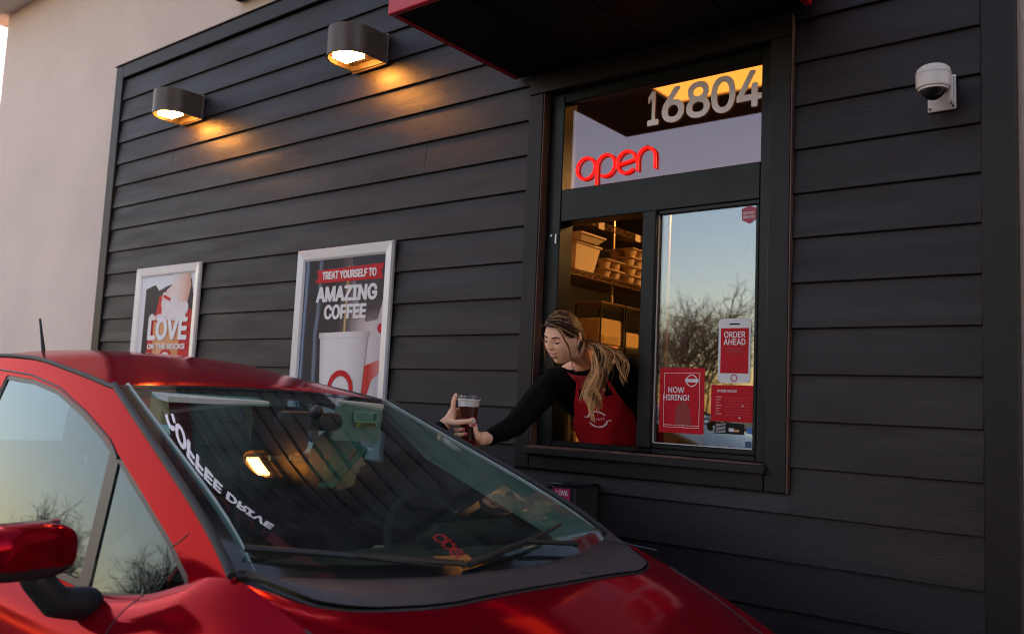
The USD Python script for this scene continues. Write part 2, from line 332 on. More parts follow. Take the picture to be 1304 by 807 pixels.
# window: frame part with panes below it
Wd = part(B, 'service_window', cat([
    cbox(-2.501, -2.415, 0.02, 0.13, 1.238, 2.945, 0.004), cbox(-1.414, -1.358, 0.02, 0.13, 1.238, 2.945, 0.004),
    cbox(-2.415, -1.414, 0.021, 0.075, 2.893, 2.944, 0.004), cbox(-2.415, -1.414, 0.022, 0.128, 2.305, 2.462, 0.004),
    cbox(-2.415, -1.414, 0.022, 0.128, 1.2385, 1.262, 0.004)]), FRAME)
part(Wd, 'transom_pane', cbox(-2.416, -1.413, 0.060, 0.066, 2.462, 2.893), TRANSOM)
part(Wd, 'sash', cat([cbox(-1.952, -1.884, 0.004, 0.052, 1.263, 2.304, 0.004), cbox(-1.884, -1.415, 0.024, 0.052, 1.263, 1.285, 0.003), cbox(-1.884, -1.415, 0.024, 0.052, 2.285, 2.304, 0.003), cbox(-1.430, -1.415, 0.023, 0.052, 1.286, 2.284, 0.003)]), FRAME)
part(Wd, 'sliding_pane', cbox(-1.885, -1.429, 0.036, 0.042, 1.285, 2.285), WINGLASS)
part(Wd, 'sash_bead', cat([cbox(-1.884, -1.880, 0.028, 0.033, 1.285, 2.285), cbox(-1.884, -1.431, 0.028, 0.033, 1.284, 1.288)]), POSTFRAME)
part(Wd, 'inner_sash', cat([cbox(-1.93, -1.88, 0.075, 0.11, 1.263, 2.304, 0.004), cbox(-1.47, -1.42, 0.075, 0.11, 1.263, 2.304, 0.004)]), FRAME)
part(Wd, 'sash_lock', cat([cbox(-1.965, -1.885, -0.002, 0.02, 1.242, 1.258, 0.006)]), BLACKGL)
part(Wd, 'bolt', tube([(-2.46, 0.021, 2.24), (-2.46, 0.012, 2.24)], 0.006, 8), POSTFRAME)
part(Wd, 'catch', cbox(-2.437, -2.430, 0.012, 0.021, 2.20, 2.245), SILVER)

# interior of the shop
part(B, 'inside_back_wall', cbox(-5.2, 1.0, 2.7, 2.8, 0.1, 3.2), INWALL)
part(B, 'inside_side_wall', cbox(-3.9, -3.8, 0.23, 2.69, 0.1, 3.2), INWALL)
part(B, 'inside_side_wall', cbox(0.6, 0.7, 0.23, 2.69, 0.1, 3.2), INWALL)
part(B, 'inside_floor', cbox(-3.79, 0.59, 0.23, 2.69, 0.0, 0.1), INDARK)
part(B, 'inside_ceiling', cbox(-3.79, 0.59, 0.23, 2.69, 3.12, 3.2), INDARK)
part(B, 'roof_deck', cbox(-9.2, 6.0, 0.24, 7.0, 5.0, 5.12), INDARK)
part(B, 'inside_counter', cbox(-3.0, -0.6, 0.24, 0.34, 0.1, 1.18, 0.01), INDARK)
cl = thing('ceiling_light', 'warm lit ceiling panel seen through the glass above the window', 'light')
part(cl, 'diffuser', cbox(-2.2, -1.05, 0.30, 0.745, 3.085, 3.1), CEILLIGHT)
part(cl, 'housing', cat([cbox(-2.22, -1.03, 0.28, 0.299, 3.075, 3.118), cbox(-2.22, -1.03, 0.746, 0.765, 3.075, 3.118), cbox(-2.22, -2.201, 0.30, 0.745, 3.075, 3.118), cbox(-1.049, -1.03, 0.30, 0.745, 3.075, 3.118)]), WHITEPL)
cl = thing('ceiling_light', 'warm ceiling panel over the shelves deeper inside the shop', 'light')
part(cl, 'diffuser', cbox(-1.75, -0.4, 1.5, 2.2, 3.085, 3.1), CEILLIGHT2)
for y_ in (1.48, 2.201): part(cl, 'housing_rail', cbox(-1.77, -0.38, y_, y_+0.019, 3.075, 3.118), WHITEPL)

# ------------------------------------------------------------------ canopy and roof sign
cp = thing('window_canopy', 'flat black canopy with red edge over the service window', 'canopy')
part(cp, 'deck', cbox(-2.66, -1.215, -0.885, -0.036, 3.048, 3.27, 0.004), CANOPY)
part(cp, 'edge_band', cbox(-2.69, -1.185, -0.915, -0.8855, 3.045, 3.30, 0.004), REDMETAL)
part(cp, 'edge_band', cbox(-2.69, -2.661, -0.885, -0.036, 3.046, 3.30, 0.004), REDMETAL)
part(cp, 'edge_band', cbox(-1.214, -1.185, -0.885, -0.036, 3.046, 3.30, 0.004), REDMETAL)
for x in (-2.3, -1.9, -1.5): part(cp, 'soffit_rib', cbox(x-0.006, x+0.006, -0.88, -0.04, 3.042, 3.0475), CANOPY)
sg = thing('wall_sign', 'dark sign board with white COFFEE DRIVE letters high on the wall', 'sign')
part(sg, 'board', cbox(-5.30, -3.0, -0.10, 0.033, 4.165, 5.10, 0.01), CANOPY)
part(sg, 'lettering', text('COFFEE DRIVE', 0.17, -4.32, 4.215, -0.1005, 0.012, width=1.78), mat('lit_letter', (0.8, 0.8, 0.8), 0.5, emit=(0.82, 0.80, 1.0), emit_s=0.55))
part(sg, 'red_motif', cat([wallflat(ring(-5.05+i*0.42, 4.62+0.02*math.sin(i*2), 0.15, 0.11), -0.1005, 0.01) for i in range(5)]), REDMETAL)

# ------------------------------------------------------------------ wall lamps
def wall_lamp(xa, label):
    t = thing('wall_lamp', label, 'lamp', 'lit wall lamps on the dark siding')
    xc, r, z0, z1, d = xa+0.14, 0.14, 3.352, 3.520, 0.17
    th = np.linspace(PI, 2*PI, 25)
    out = [(xa, -0.035)]+[(xc+r*math.cos(a), -d+r*math.sin(a)) for a in th]+[(xa+0.28, -0.035)]
    P = Polygon(out); inn = P.buffer(-0.008)
    e = trimesh.creation.extrude_polygon(P.difference(inn), z1-z0, engine='earcut'); e.apply_translation((0, 0, z0))
    lid = trimesh.creation.extrude_polygon(P.buffer(-0.0081), 0.012, engine='earcut'); lid.apply_translation((0, 0, z1-0.013))
    body = part(t, 'housing', cat([e, lid]), LAMPMETAL, smooth=35)
    pl = trimesh.creation.extrude_polygon(P.buffer(-0.0085), 0.008, engine='earcut'); pl.apply_translation((0, 0, z0+0.035))
    part(t, 'reflector', pl, LAMPMETAL)
    part(t, 'back_plate', cbox(xa-0.012, xa+0.292, -0.034, -0.019, z0-0.01, z1+0.01, 0.004), LAMPMETAL)
    for i in range(6):
        for j in range(4):
            x, y = xc-0.070+i*0.028, -d-0.065+j*0.030
            part(t, 'led', cbox(x-0.009, x+0.009, y-0.009, y+0.009, z0+0.003, z0+0.0345, 0.003), LED)
wall_lamp(-5.86, 'glowing drum wall lamp above the LOVE poster, farther from the canopy')
wall_lamp(-3.95, 'glowing drum wall lamp beside the canopy, larger of the two')

# ------------------------------------------------------------------ posters
def frame_poster(name, label, x0, x1, z0, z1, w=0.07):
    t = thing(name, label, 'poster')
    y = -0.0195
    part(t, 'backing', cbox(x0+0.01, x1-0.01, y-0.004, y, z0+0.01, z1-0.01), FRAME)
    def rail(a, b, n):   # bevelled rail from a to b with inward normal n, mitred
        a, b, n = map(np.array, (a, b, n)); dirv = (b-a)/np.linalg.norm(b-a)
        prof = [(0, 0), (0, 0.014), (0.010, 0.024), (w-0.012, 0.018), (w, 0.008), (w, 0)]
        v = []
        for p, s in ((a, 1), (b, -1)):
            for u, h in prof:
                q = p+n*u+dirv*u*s; v.append((q[0], y-0.001-h, q[1]))
        f = []
        k = len(prof)
        for i in range(k):
            j = (i+1) % k; f += [[i, j, k+j], [i, k+j, k+i]]
        return tri(v, f)
    for a, b, n in (((x0, z0), (x1, z0), (0, 1)), ((x1, z0), (x1, z1), (-1, 0)), ((x1, z1), (x0, z1), (0, -1)), ((x0, z1), (x0, z0), (1, 0))):
        part(t, 'frame_rail', rail(a, b, n), POSTFRAME)
    return t, y-0.0045
t, y = frame_poster('framed_poster', 'framed AMAZING COFFEE poster with a white cup, nearer the window', -4.348, -3.502, 1.08, 2.297)
xs0, xs1 = -4.278, -3.572
PH = ramp_mat('coffee_photo', 'x', xs0, xs1, [(0, (.02, .022, .03)), (.035, (.04, .045, .06)), (.06, (.26, .33, .46)), (.09, (.06, .05, .055)), (.20, (.05, .045, .045)), (.23, (.20, .24, .31)), (.27, (.055, .045, .045)), (.50, (.07, .055, .055)), (.64, (.17, .13, .13)), (.78, (.50, .41, .40)), (.90, (.68, .58, .57)), (1, (.60, .53, .55))], noise=0.07, nscale=3.5)
part(t, 'print', wallflat(sbox(xs0, 1.15, xs1, 2.227), y, 0.002), PH); y -= 0.0021
BLUR1 = ramp_mat('photo_shade', 'z', 1.70, 2.23, [(0, (.60, .50, .49)), (.3, (.34, .27, .27)), (.55, (.10, .075, .075)), (1, (.07, .065, .075))], noise=0.25, nscale=5.0)
part(t, 'print_blur', wallflat(Polygon([(-3.84, 2.225), (-3.58, 2.225), (-3.58, 1.99), (-3.62, 1.87), (-3.70, 1.86), (-3.76, 1.95)]).buffer(0.012), y, 0.001), BLUR1)
part(t, 'print_smudge', wallflat(Polygon([(-3.72, 1.46), (-3.685, 1.59), (-3.58, 1.62), (-3.58, 1.57), (-3.64, 1.53), (-3.68, 1.43)]).buffer(0.012), y, 0.001), ramp_mat('photo_red', 'x', -3.73, -3.56, [(0, (.62, .12, .08)), (.5, (.58, .03, .03)), (1, (.66, .25, .22))], noise=0.2, nscale=9.0))
part(t, 'print_smudge', wallflat(Point(-3.578, 1.81).buffer(0.028).intersection(sbox(-4, 1, -3.574, 3)), y, 0.0012), INK_RED)
part(t, 'print_pour', wallflat(Polygon([(-3.90, 1.77), (-3.875, 1.77), (-3.855, 2.18), (-3.880, 2.18)]), y, 0.001), ramp_mat('photo_pour', 'x', -3.905, -3.85, [(0, (.10, .06, .03)), (.4, (.62, .42, .2)), (.7, (.30, .17, .07)), (1, (.06, .04, .03))]))
CUPINK = ramp_mat('photo_cup', 'x', -4.10, -3.68, [(0, (.60, .54, .54)), (.15, (.80, .75, .75)), (.6, (.78, .72, .72)), (.9, (.62, .55, .56)), (1, (.50, .43, .44))])
part(t, 'print_cup', wallflat(Polygon([(-4.05, 1.16), (-4.095, 1.765), (-3.680, 1.772), (-3.735, 1.16)]), y-0.0012, 0.001), CUPINK)
part(t, 'print_cup_rim', wallflat(Polygon([(-4.10, 1.762), (-4.10, 1.785), (-3.674, 1.792), (-3.674, 1.769)]).buffer(0.005), y-0.0024, 0.001), CUPINK)
part(t, 'print_emblem', wallflat(ring(-3.888, 1.462, 0.112, 0.078), y-0.0036, 0.001), INK_RED)
part(t, 'print_ribbon', wallflat(Polygon([(-4.175, 2.088), (-4.150, 2.126), (-4.165, 2.166), (-3.575, 2.178), (-3.600, 2.135), (-3.582, 2.090)]), y-0.0012, 0.001), INK_RED)
part(t, 'lettering', text('TREAT YOURSELF TO', 0.042, -3.875, 2.110, y-0.0024, 0.001, width=0.47, heavy=0.055), INK_WHITE)
part(t, 'lettering', text('AMAZING', 0.082, -3.888, 1.978, y-0.0024, 0.0015, width=0.525, heavy=0.055), INK_WHITE)
part(t, 'lettering', text('COFFEE', 0.076, -3.888, 1.874, y-0.0024, 0.0015, width=0.36, heavy=0.055), INK_WHITE)
t, y = frame_poster('framed_poster', 'framed LOVE poster with red and white artwork, left of the two', -6.282, -5.423, 1.10, 2.307)
xs0, xs1 = -6.212, -5.493
WP = ramp_mat('love_paper', 'z', 1.4, 2.3, [(0, (.62, .42, .38)), (.35, (.76, .70, .70)), (1, (.80, .77, .79))], noise=0.1, nscale=6.0)
part(t, 'print', wallflat(sbox(xs0, 1.17, xs1, 2.237), y, 0.002), WP); y -= 0.0021
DK = ramp_mat('love_dark', 'z', 1.8, 2.2, [(0, (.05, .035, .035)), (1, (.085, .065, .062))], noise=0.3, nscale=6.0)
part(t, 'print_dark', wallflat(Polygon([(-6.135, 1.2), (-6.135, 2.14), (-6.02, 2.165), (-5.96, 2.12), (-5.85, 2.15), (-5.72, 2.17), (-5.545, 2.19), (-5.50, 2.05), (-5.50, 1.2)]).buffer(0.008), y, 0.001), DK)
part(t, 'print_red', wallflat(Polygon([(-6.09, 1.18), (-6.06, 1.85), (-5.975, 1.97), (-5.945, 2.09), (-5.83, 2.08), (-5.70, 2.0), (-5.60, 2.0), (-5.502, 1.975), (-5.502, 1.18)]), y-0.0012, 0.001), INK_RED)
part(t, 'print_hand', wallflat(Polygon([(-5.74, 2.236), (-5.57, 2.236), (-5.545, 2.15), (-5.575, 2.04), (-5.60, 1.97), (-5.70, 1.95), (-5.82, 2.02), (-5.84, 2.12), (-5.78, 2.15)]).buffer(0.012), y-0.0024, 0.001), ramp_mat('love_hand', 'x', -5.85, -5.54, [(0, (.78, .62, .60)), (.5, (.80, .66, .62)), (.85, (.76, .48, .40)), (1, (.66, .36, .28))], noise=0.15, nscale=14.0))
rb = np.random.default_rng(4)
part(t, 'print_splash', wallflat(unary_union([Point(-5.88+0.30*rb.random(), 1.94+0.10*rb.random()).buffer(0.03+0.02*rb.random()) for i in range(26)]+[Point(-6.08+0.5*rb.random(), 1.925+0.012*rb.random()).buffer(0.016+0.010*rb.random()) for i in range(26)]+[Point(-5.87, 2.08).buffer(0.034), Point(-5.80, 2.05).buffer(0.03)]), y-0.0036, 0.001), mat('splash_ink', (0.78, 0.68, 0.69), 0.4, spec=0.12, var=0.12, var_scale=(16, 16, 16)))
part(t, 'print_band', wallflat(Polygon([(-5.89, 2.075), (-5.79, 2.045), (-5.785, 2.068), (-5.885, 2.098)]), y-0.0048, 0.001), INK_RED)
part(t, 'print_cone', wallflat(Polygon([(-6.00, 1.90), (-5.63, 1.90), (-5.66, 1.18), (-5.94, 1.18)]), y-0.0024, 0.001), ramp_mat('love_cone', 'x', -6.0, -5.63, [(0, (.66, .24, .09)), (.4, (.80, .40, .20)), (1, (.70, .28, .12))], noise=0.2, nscale=10.0))
part(t, 'print_emblem', wallflat(Point(-5.80, 1.60).buffer(0.105), y-0.0048, 0.001), INK_RED)
part(t, 'print_emblem', wallflat(Point(-5.80, 1.60).buffer(0.080), y-0.0060, 0.001), INK_WHITE)
part(t, 'lettering', text('LOVE', 0.142, -5.798, 1.776, y-0.006, 0.0015, width=0.51, heavy=0.055), INK_WHITE)
part(t, 'lettering', text('ON THE ROCKS', 0.034, -5.798, 1.704, y-0.0072, 0.001, width=0.50, heavy=0.055), INK_WHITE)

# ------------------------------------------------------------------ things on the window
yg = 0.0595
t = thing('house_number', 'silver number 16804 on the glass above the window', 'number')
xx = [-1.993, -1.905, -1.782, -1.660, -1.545, -1.423]
for i, ch in enumerate('16804'):
    part(t, 'digit', text(ch, 0.152, (xx[i]+xx[i+1])/2 + (0.004 if i == 0 else 0), 2.717, yg, 0.004, width=(0.056 if i == 0 else 0.112)), SILVER)
t = thing('neon_sign', 'glowing red open sign in the upper glass', 'sign')
def arc(cx, cz, rx, rz, a0, a1, n=24): return [(cx+rx*math.cos(a), 0.0505, cz+rz*math.sin(a)) for a in np.radians(np.linspace(a0, a1, n))]
RN, y1 = 0.0076, 0.0505
part(t, 'letter', tube(arc(-2.2983, 2.5588, 0.0514, 0.0514, 0, 360, 33)[:-1], RN, 10, closed=True), NEON, smooth=60)
part(t, 'letter', cat([tube(arc(-2.1866, 2.5588, 0.0494, 0.0514, 180-0, -118, 30), RN, 10), tube([(-2.2360, y1, 2.5716), (-2.2360, y1, 2.4629)], RN, 10)]), NEON, smooth=60)
part(t, 'letter', tube([(-2.1233, y1, 2.5489), (-2.0284, y1, 2.5647)]+arc(-2.0739, 2.5588, 0.0494, 0.0514, 10, 318, 30), RN, 10), NEON, smooth=60)
part(t, 'letter', tube([(-2.0146, y1, 2.5093)]+arc(-1.9691, 2.5617, 0.0455, 0.0494, 180, 0, 20)+[(-1.9236, y1, 2.5093)], RN, 10), NEON, smooth=60)
for x_, z_ in ((-2.298, 2.508), (-2.19, 2.612), (-2.074, 2.508), (-1.969, 2.618)): part(t, 'clip', cbox(x_-0.004, x_+0.004, 0.050, 0.0595, z_-0.006, z_+0.006), BLACKPL)
yp = 0.0355
t = thing('window_poster', 'red NOW HIRING poster taped low on the sliding glass', 'poster')
part(t, 'sheet', wallflat(sbox(-1.858, 1.333, -1.648, 1.610), yp, 0.001), INK_RED)
part(t, 'border', wallflat(sbox(-1.836, 1.357, -1.668, 1.588).difference(sbox(-1.8345, 1.3585, -1.6695, 1.5865)), yp-0.0012, 0.0005), SILVER)
part(t, 'lettering', text('NOW', 0.023, -1.778, 1.504, yp-0.0012, 0.0006), INK_WHITE)
part(t, 'lettering', text('HIRING!', 0.023, -1.778, 1.472, yp-0.0012, 0.0006), INK_WHITE)
part(t, 'emblem', wallflat(unary_union([ring(-1.706, 1.556, 0.026, 0.022), sbox(-1.737, 1.549, -1.675, 1.563)]), yp-0.0018, 0.0006), INK_WHITE)
part(t, 'bag_print', wallflat(Polygon([(-1.782, 1.365), (-1.776, 1.445), (-1.745, 1.475), (-1.715, 1.445), (-1.702, 1.365)]), yp-0.0012, 0.0005), mat('deep_red_ink', (0.30, 0.006, 0.014), 0.4, var=0.05))
part(t, 'caption', cat([wallflat(sbox(-1.83+i*0.02, 1.3655, -1.814+i*0.02, 1.3675), yp-0.0018, 0.0005) for i in range(8)]), INK_WHITE)
t = thing('window_poster', 'white phone-shaped ORDER AHEAD poster on the sliding glass', 'poster')
part(t, 'sheet', wallflat(sbox(-1.588+0.016, 1.551+0.016, -1.448-0.016, 1.815-0.016).buffer(0.016), yp, 0.001), INK_WHITE)
part(t, 'screen', wallflat(sbox(-1.578, 1.590, -1.456, 1.776), yp-0.0012, 0.0006), INK_RED)
part(t, 'lettering', text('ORDER', 0.024, -1.517, 1.737, yp-0.0020, 0.0006, width=0.092), INK_WHITE)
part(t, 'lettering', text('AHEAD', 0.024, -1.517, 1.707, yp-0.0020, 0.0006, width=0.096), INK_WHITE)
part(t, 'speaker_slot', wallflat(sbox(-1.540, 1.791, -1.497, 1.794).buffer(0.0015), yp-0.0012, 0.0006), INK_BLACK)
part(t, 'home_button', wallflat(ring(-1.517, 1.571, 0.0145, 0.011), yp-0.0012, 0.0006), INK_RED)
part(t, 'caption', cat([wallflat(sbox(-1.556+0.006*(i % 2), 1.690-0.008*i, -1.480-0.007*(i % 2), 1.6925-0.008*i), yp-0.0020, 0.0005) for i in range(3)]), mat('rose_ink', (0.36, 0.02, 0.03), 0.4))
t = thing('window_poster', 'red STORE HOURS sheet below the phone-shaped poster', 'poster')
part(t, 'sheet', wallflat(sbox(-1.616, 1.392, -1.432, 1.541), yp, 0.001), INK_RED)
part(t, 'lettering', text('STORE HOURS', 0.0095, -1.588, 1.512, yp-0.0012, 0.0006, align='l', width=0.085), INK_WHITE)
rows = []
for i in range(7):
    zr = 1.490-0.0115*i; rows.append(wallflat(sbox(-1.594, zr, -1.568-0.006*(i % 3), zr+0.004), yp-0.0012, 0.0005))
part(t, 'row_heading', cat(rows), mat('pale_red_ink', (0.70, 0.26, 0.27), 0.4))
part(t, 'row_rule', cat([wallflat(sbox(-1.553, 1.488-0.0115*i, -1.445, 1.4892-0.0115*i), yp-0.0012, 0.0005) for i in range(7)]), mat('faint_red_ink', (0.62, 0.07, 0.08), 0.4))
for a_, b_ in ((-1.480, 1.455), (-1.492, 1.406)): part(t, 'mark', wallflat(sbox(a_, b_, a_+0.006, b_+0.006), yp-0.0018, 0.0005), INK_WHITE)
t = thing('window_label', 'small black payment label under the store hours sheet', 'label')
part(t, 'sheet', wallflat(sbox(-1.598, 1.342, -1.470, 1.386), yp, 0.0008), INK_BLACK)
part(t, 'print', cat([wallflat(sbox(-1.592, 1.380-0.0055*i, -1.548-0.003*(i % 2), 1.3815-0.0055*i), yp-0.0009, 0.0004) for i in range(7)]), INK_WHITE)
part(t, 'card_print', wallflat(sbox(-1.535, 1.352, -1.513, 1.366), yp-0.0009, 0.0004), INK_WHITE)
part(t, 'card_print', wallflat(sbox(-1.512, 1.352, -1.49, 1.362), yp-0.0009, 0.0004), INK_ORANGE)
single('window_label', wallflat(sbox(-1.459, 1.348, -1.436, 1.371), yp, 0.0008), INK_BLUE, 'small blue square card sticker beside the black label, upper one', 'label')
single('window_label', wallflat(sbox(-1.464, 1.292, -1.438, 1.316), yp, 0.0008), mat('dim_blue_ink', (0.02, 0.07, 0.17), 0.4), 'dull blue square sticker low in the pane corner', 'label')
t = thing('alarm_sticker', 'red shield alarm sticker in the top corner of the sliding glass', 'sticker')
part(t, 'shield', wallflat(Polygon([(-1.497, 2.272), (-1.463, 2.284), (-1.433, 2.272), (-1.434, 2.225), (-1.464, 2.208), (-1.495, 2.225)]), yp, 0.0008), mat('faded_red_ink', (0.50, 0.05, 0.11), 0.5))
part(t, 'lettering', text('Atronic', 0.013, -1.465, 2.248, yp-0.001, 0.0005, width=0.052), INK_WHITE)
part(t, 'lettering', text('Alarms', 0.013, -1.465, 2.231, yp-0.001, 0.0005, width=0.052), INK_WHITE)

# ------------------------------------------------------------------ security camera, box
t = thing('security_camera', 'white dome security camera on a wall bracket right of the window', 'camera')
part(t, 'wall_plate', cat([cbox(-0.765, -0.672, -0.030, -0.019, 2.535, 2.662, 0.004)]), WHITEPL)
part(t, 'bracket_arm', cat([cbox(-0.745, -0.690, -0.150, -0.0305, 2.600, 2.655, 0.008), cbox(-0.69, -0.676, -0.06, -0.0305, 2.55, 2.65, 0.004)]), WHITEPL)
prof = [(0.0, 2.652), (0.042, 2.650), (0.053, 2.640), (0.056, 2.628), (0.056, 2.588), (0.053, 2.574), (0.0, 2.574)]
rv = trimesh.creation.revolve(np.array(prof)[::-1]-[0, 2.6], sections=40); rv.apply_translation((-0.716, -0.160, 2.6)); part(t, 'housing', rv, WHITEPL, smooth=30)
part(t, 'seam', tube([(-0.716+0.0565*math.cos(a), -0.160+0.0565*math.sin(a), 2.622) for a in np.linspace(0, 2*PI, 41)[:-1]], 0.0012, 6, closed=True), POSTFRAME)
rv = trimesh.creation.revolve(np.array([(0.0, -0.040)]+[(0.040*math.sin(a), -0.040*math.cos(a)) for a in np.linspace(0.1, PI/2, 12)]), sections=32); rv.apply_translation((-0.716, -0.160, 2.574)); part(t, 'dome', rv, BLACKGL, smooth=60)
part(t, 'collar', trimesh.creation.annulus(0.038, 0.048, 0.010, transform=trimesh.transformations.translation_matrix((-0.716, -0.160, 2.570))), WHITEPL, smooth=30)
for x, z in ((-0.757, 2.545), (-0.680, 2.545), (-0.680, 2.650)): part(t, 'screw', tube([(x, -0.0301, z), (x, -0.0335, z)], 0.0045, 8), BLACKPL)
t = thing('order_box', 'black box with a red LOVE label on the wall below the window', 'box')
part(t, 'case', cbox(-2.245, -2.118, -0.20, -0.019, 0.78, 1.082, 0.006), BLACKPL)
part(t, 'lid', cbox(-2.249, -2.114, -0.204, -0.019, 1.083, 1.094, 0.004), BLACKGL)
part(t, 'label', wallflat(sbox(-2.232, 0.985, -2.145, 1.072), -0.2003, 0.001), mat('magenta_ink', (0.50, 0.015, 0.10), 0.4))
part(t, 'lettering', text('LOVE', 0.020, -2.188, 1.044, -0.2015, 0.0006, width=0.062), INK_WHITE)
part(t, 'lettering', text('BREW', 0.020, -2.188, 0.996, -0.2015, 0.0006, width=0.062), INK_WHITE)

# ------------------------------------------------------------------ shelf and goods inside
t = thing('wire_shelf', 'chrome wire shelving inside the open window', 'shelf')
XS = -2.78
def wire_edge(z, y0, y1, mt=CHROME):
    part(t, 'shelf_rail', cat([tube([(XS, y0, z+0.016), (XS, y1, z+0.016)], 0.0035, 6), tube([(XS, y0, z-0.016), (XS, y1, z-0.016)], 0.0035, 6)]), CHROME)
    n = int((y1-y0)/0.034); zz = [(XS, y0+(y1-y0)*i/n, z+0.016*(1 if i % 2 else -1)) for i in range(n+1)]
    part(t, 'shelf_lattice', tube(zz, 0.0025, 5), CHROME)
    part(t, 'shelf_wire', cat([tube([(XS, y, z+0.018), (XS-0.42, y, z+0.018)], 0.002, 4) for y in np.arange(y0, y1, 0.03)]), CHROME)
wire_edge(2.185, 0.45, 1.75); wire_edge(2.50, 0.45, 1.75)
for y in (0.44, 1.76): part(t, 'shelf_post', tube([(XS+0.004, y, 0.1), (XS+0.004, y, 2.9)], 0.012, 8), CHROME)
part(t, 'shelf_post', tube([(XS-0.43, 1.76, 0.1), (XS-0.43, 1.76, 2.9)], 0.012, 8), CHROME)
for y in (0.93, 1.35): part(t, 'price_tag', cbox(XS+0.006, XS+0.009, y-0.03, y+0.03, 2.472, 2.515), TUB)
def tray(x, y, z, s, name, label, grp=None):
    t2 = thing(name, label, 'tub', grp)
    a, b, h = s
    lo = [(x-a*.38, y-b*.38, z), (x+a*.38, y-b*.38, z), (x+a*.38, y+b*.38, z), (x-a*.38, y+b*.38, z)]
    hi = [(x-a*.5, y-b*.5, z+h), (x+a*.5, y-b*.5, z+h), (x+a*.5, y+b*.5, z+h), (x-a*.5, y+b*.5, z+h)]
    part(t2, 'body', trimesh.convex.convex_hull(np.array(lo+hi)), TUB)
    part(t2, 'rim', cbox(x-a*.54, x+a*.54, y-b*.54, y+b*.54, z+h+0.0005, z+h+0.013, 0.003), TUB)
tray(-2.92, 0.60, 2.205, (0.16, 0.14, 0.16), 'food_tub', 'tall tan tub at the near end of the wire shelf')
tray(-2.90, 0.83, 2.205, (0.22, 0.25, 0.15), 'food_tub', 'wide tan tub in the middle of the wire shelf')
tray(-2.84, 0.80, 2.37, (0.20, 0.24, 0.03), 'food_tub', 'shallow tan tray lying on the wide tub')
def carrier(y, z, label):
    t2 = thing('cup_carrier', label, 'carrier', None)
    x = -2.90; ms = []
    part(t2, 'tray', cbox(x-0.11, x+0.11, y-0.11, y+0.11, z+0.048, z+0.056, 0.003), CARTON)
    for i in (-1, 1):
        for j in (-1, 1):
            c = trimesh.creation.cone if False else None
            rv = trimesh.creation.revolve(np.array([(0.0, 0.0), (0.028, 0.0), (0.044, 0.048), (0.0, 0.048)]), sections=14); rv.apply_translation((x+i*0.055, y+j*0.055, z)); part(t2, 'cup_well', rv, CARTON, smooth=40)
for i in range(4): carrier(1.42+0.02*(i % 2), 2.205+i*0.058, 'kraft cup carrier %s of the far stack on the wire shelf' % ('at the bottom', 'second from the bottom', 'third from the bottom', 'on top')[i])
for i in range(2): carrier(1.14, 2.205+i*0.058, 'kraft cup carrier, %s of the short stack beside the tubs' % ('lower', 'upper')[i])
def dispenser(y, w, fill, label):
    t2 = thing('powder_dispenser', label, 'dispenser')
    x0, x1, z0, z1 = -2.98, -2.80, 1.80, 2.045
    part(t2, 'bin', cat([cbox(x0, x1, y-w/2, y-w/2+0.004, z0, z1), cbox(x0, x1, y+w/2-0.004, y+w/2, z0, z1), cbox(x1-0.004, x1, y-w/2+0.005, y+w/2-0.005, z0, z1), cbox(x0, x0+0.004, y-w/2+0.005, y+w/2-0.005, z0, z1)]), CLEARTUB)
    part(t2, 'powder', cbox(x0+0.008, x1-0.008, y-w/2+0.008, y+w/2-0.008, z0, z0+fill, 0.01), POWDER)
    for a_ in (x0, x1):
        for b_ in (y-w/2, y+w/2): part(t2, 'bin_post', cbox(a_-0.004, a_+0.004, b_-0.004, b_+0.004, z0, z1), BLACKPL)
    part(t2, 'lid', cbox(x0-0.008, x1+0.008, y-w/2-0.004, y+w/2+0.004, z1+0.001, z1+0.014, 0.004), CHROME)
    part(t2, 'base', cbox(x0-0.005, x1+0.01, y-w/2, y+w/2, z0-0.035, z0-0.001, 0.006), BLACKPL)
dispenser(1.13, 0.26, 0.16, 'wide clear dispenser full of tan powder under the wire shelf')
dispenser(1.38, 0.19, 0.10, 'narrow half-empty clear dispenser beside the wide one')
t = thing('clear_beaker', 'clear beaker with orange band nearer the worker on the back counter', 'beaker')
def bottle(t, x, y, z):
    rv = trimesh.creation.revolve(np.array([(0, 0), (0.034, 0), (0.045, 0.13), (0.047, 0.132), (0.047, 0.14), (0, 0.14)]), sections=16); rv.apply_translation((x, y, z)); part(t, 'body', rv, CLEARTUB, smooth=40)
    part(t, 'band', place(trimesh.creation.torus(0.042, 0.006, 24, 8), np.eye(3), (x, y, z+0.08)), INK_ORANGE, smooth=True)
bottle(t, -2.74, 0.86, 1.70)
t = thing('clear_beaker', 'clear beaker with orange band farther along the back counter', 'beaker'); bottle(t, -2.74, 1.02, 1.70)
t = thing('back_counter', 'dim equipment counter with drawers behind the worker', 'counter')
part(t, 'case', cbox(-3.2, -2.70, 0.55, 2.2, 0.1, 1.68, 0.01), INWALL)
part(t, 'top', cbox(-3.21, -2.68, 0.54, 2.21, 1.681, 1.70, 0.004), CHROME)
for i in range(6): part(t, 'drawer', cbox(-2.699, -2.675, 0.60, 1.0, 0.72+i*0.15, 0.84+i*0.15, 0.006), CARTON)

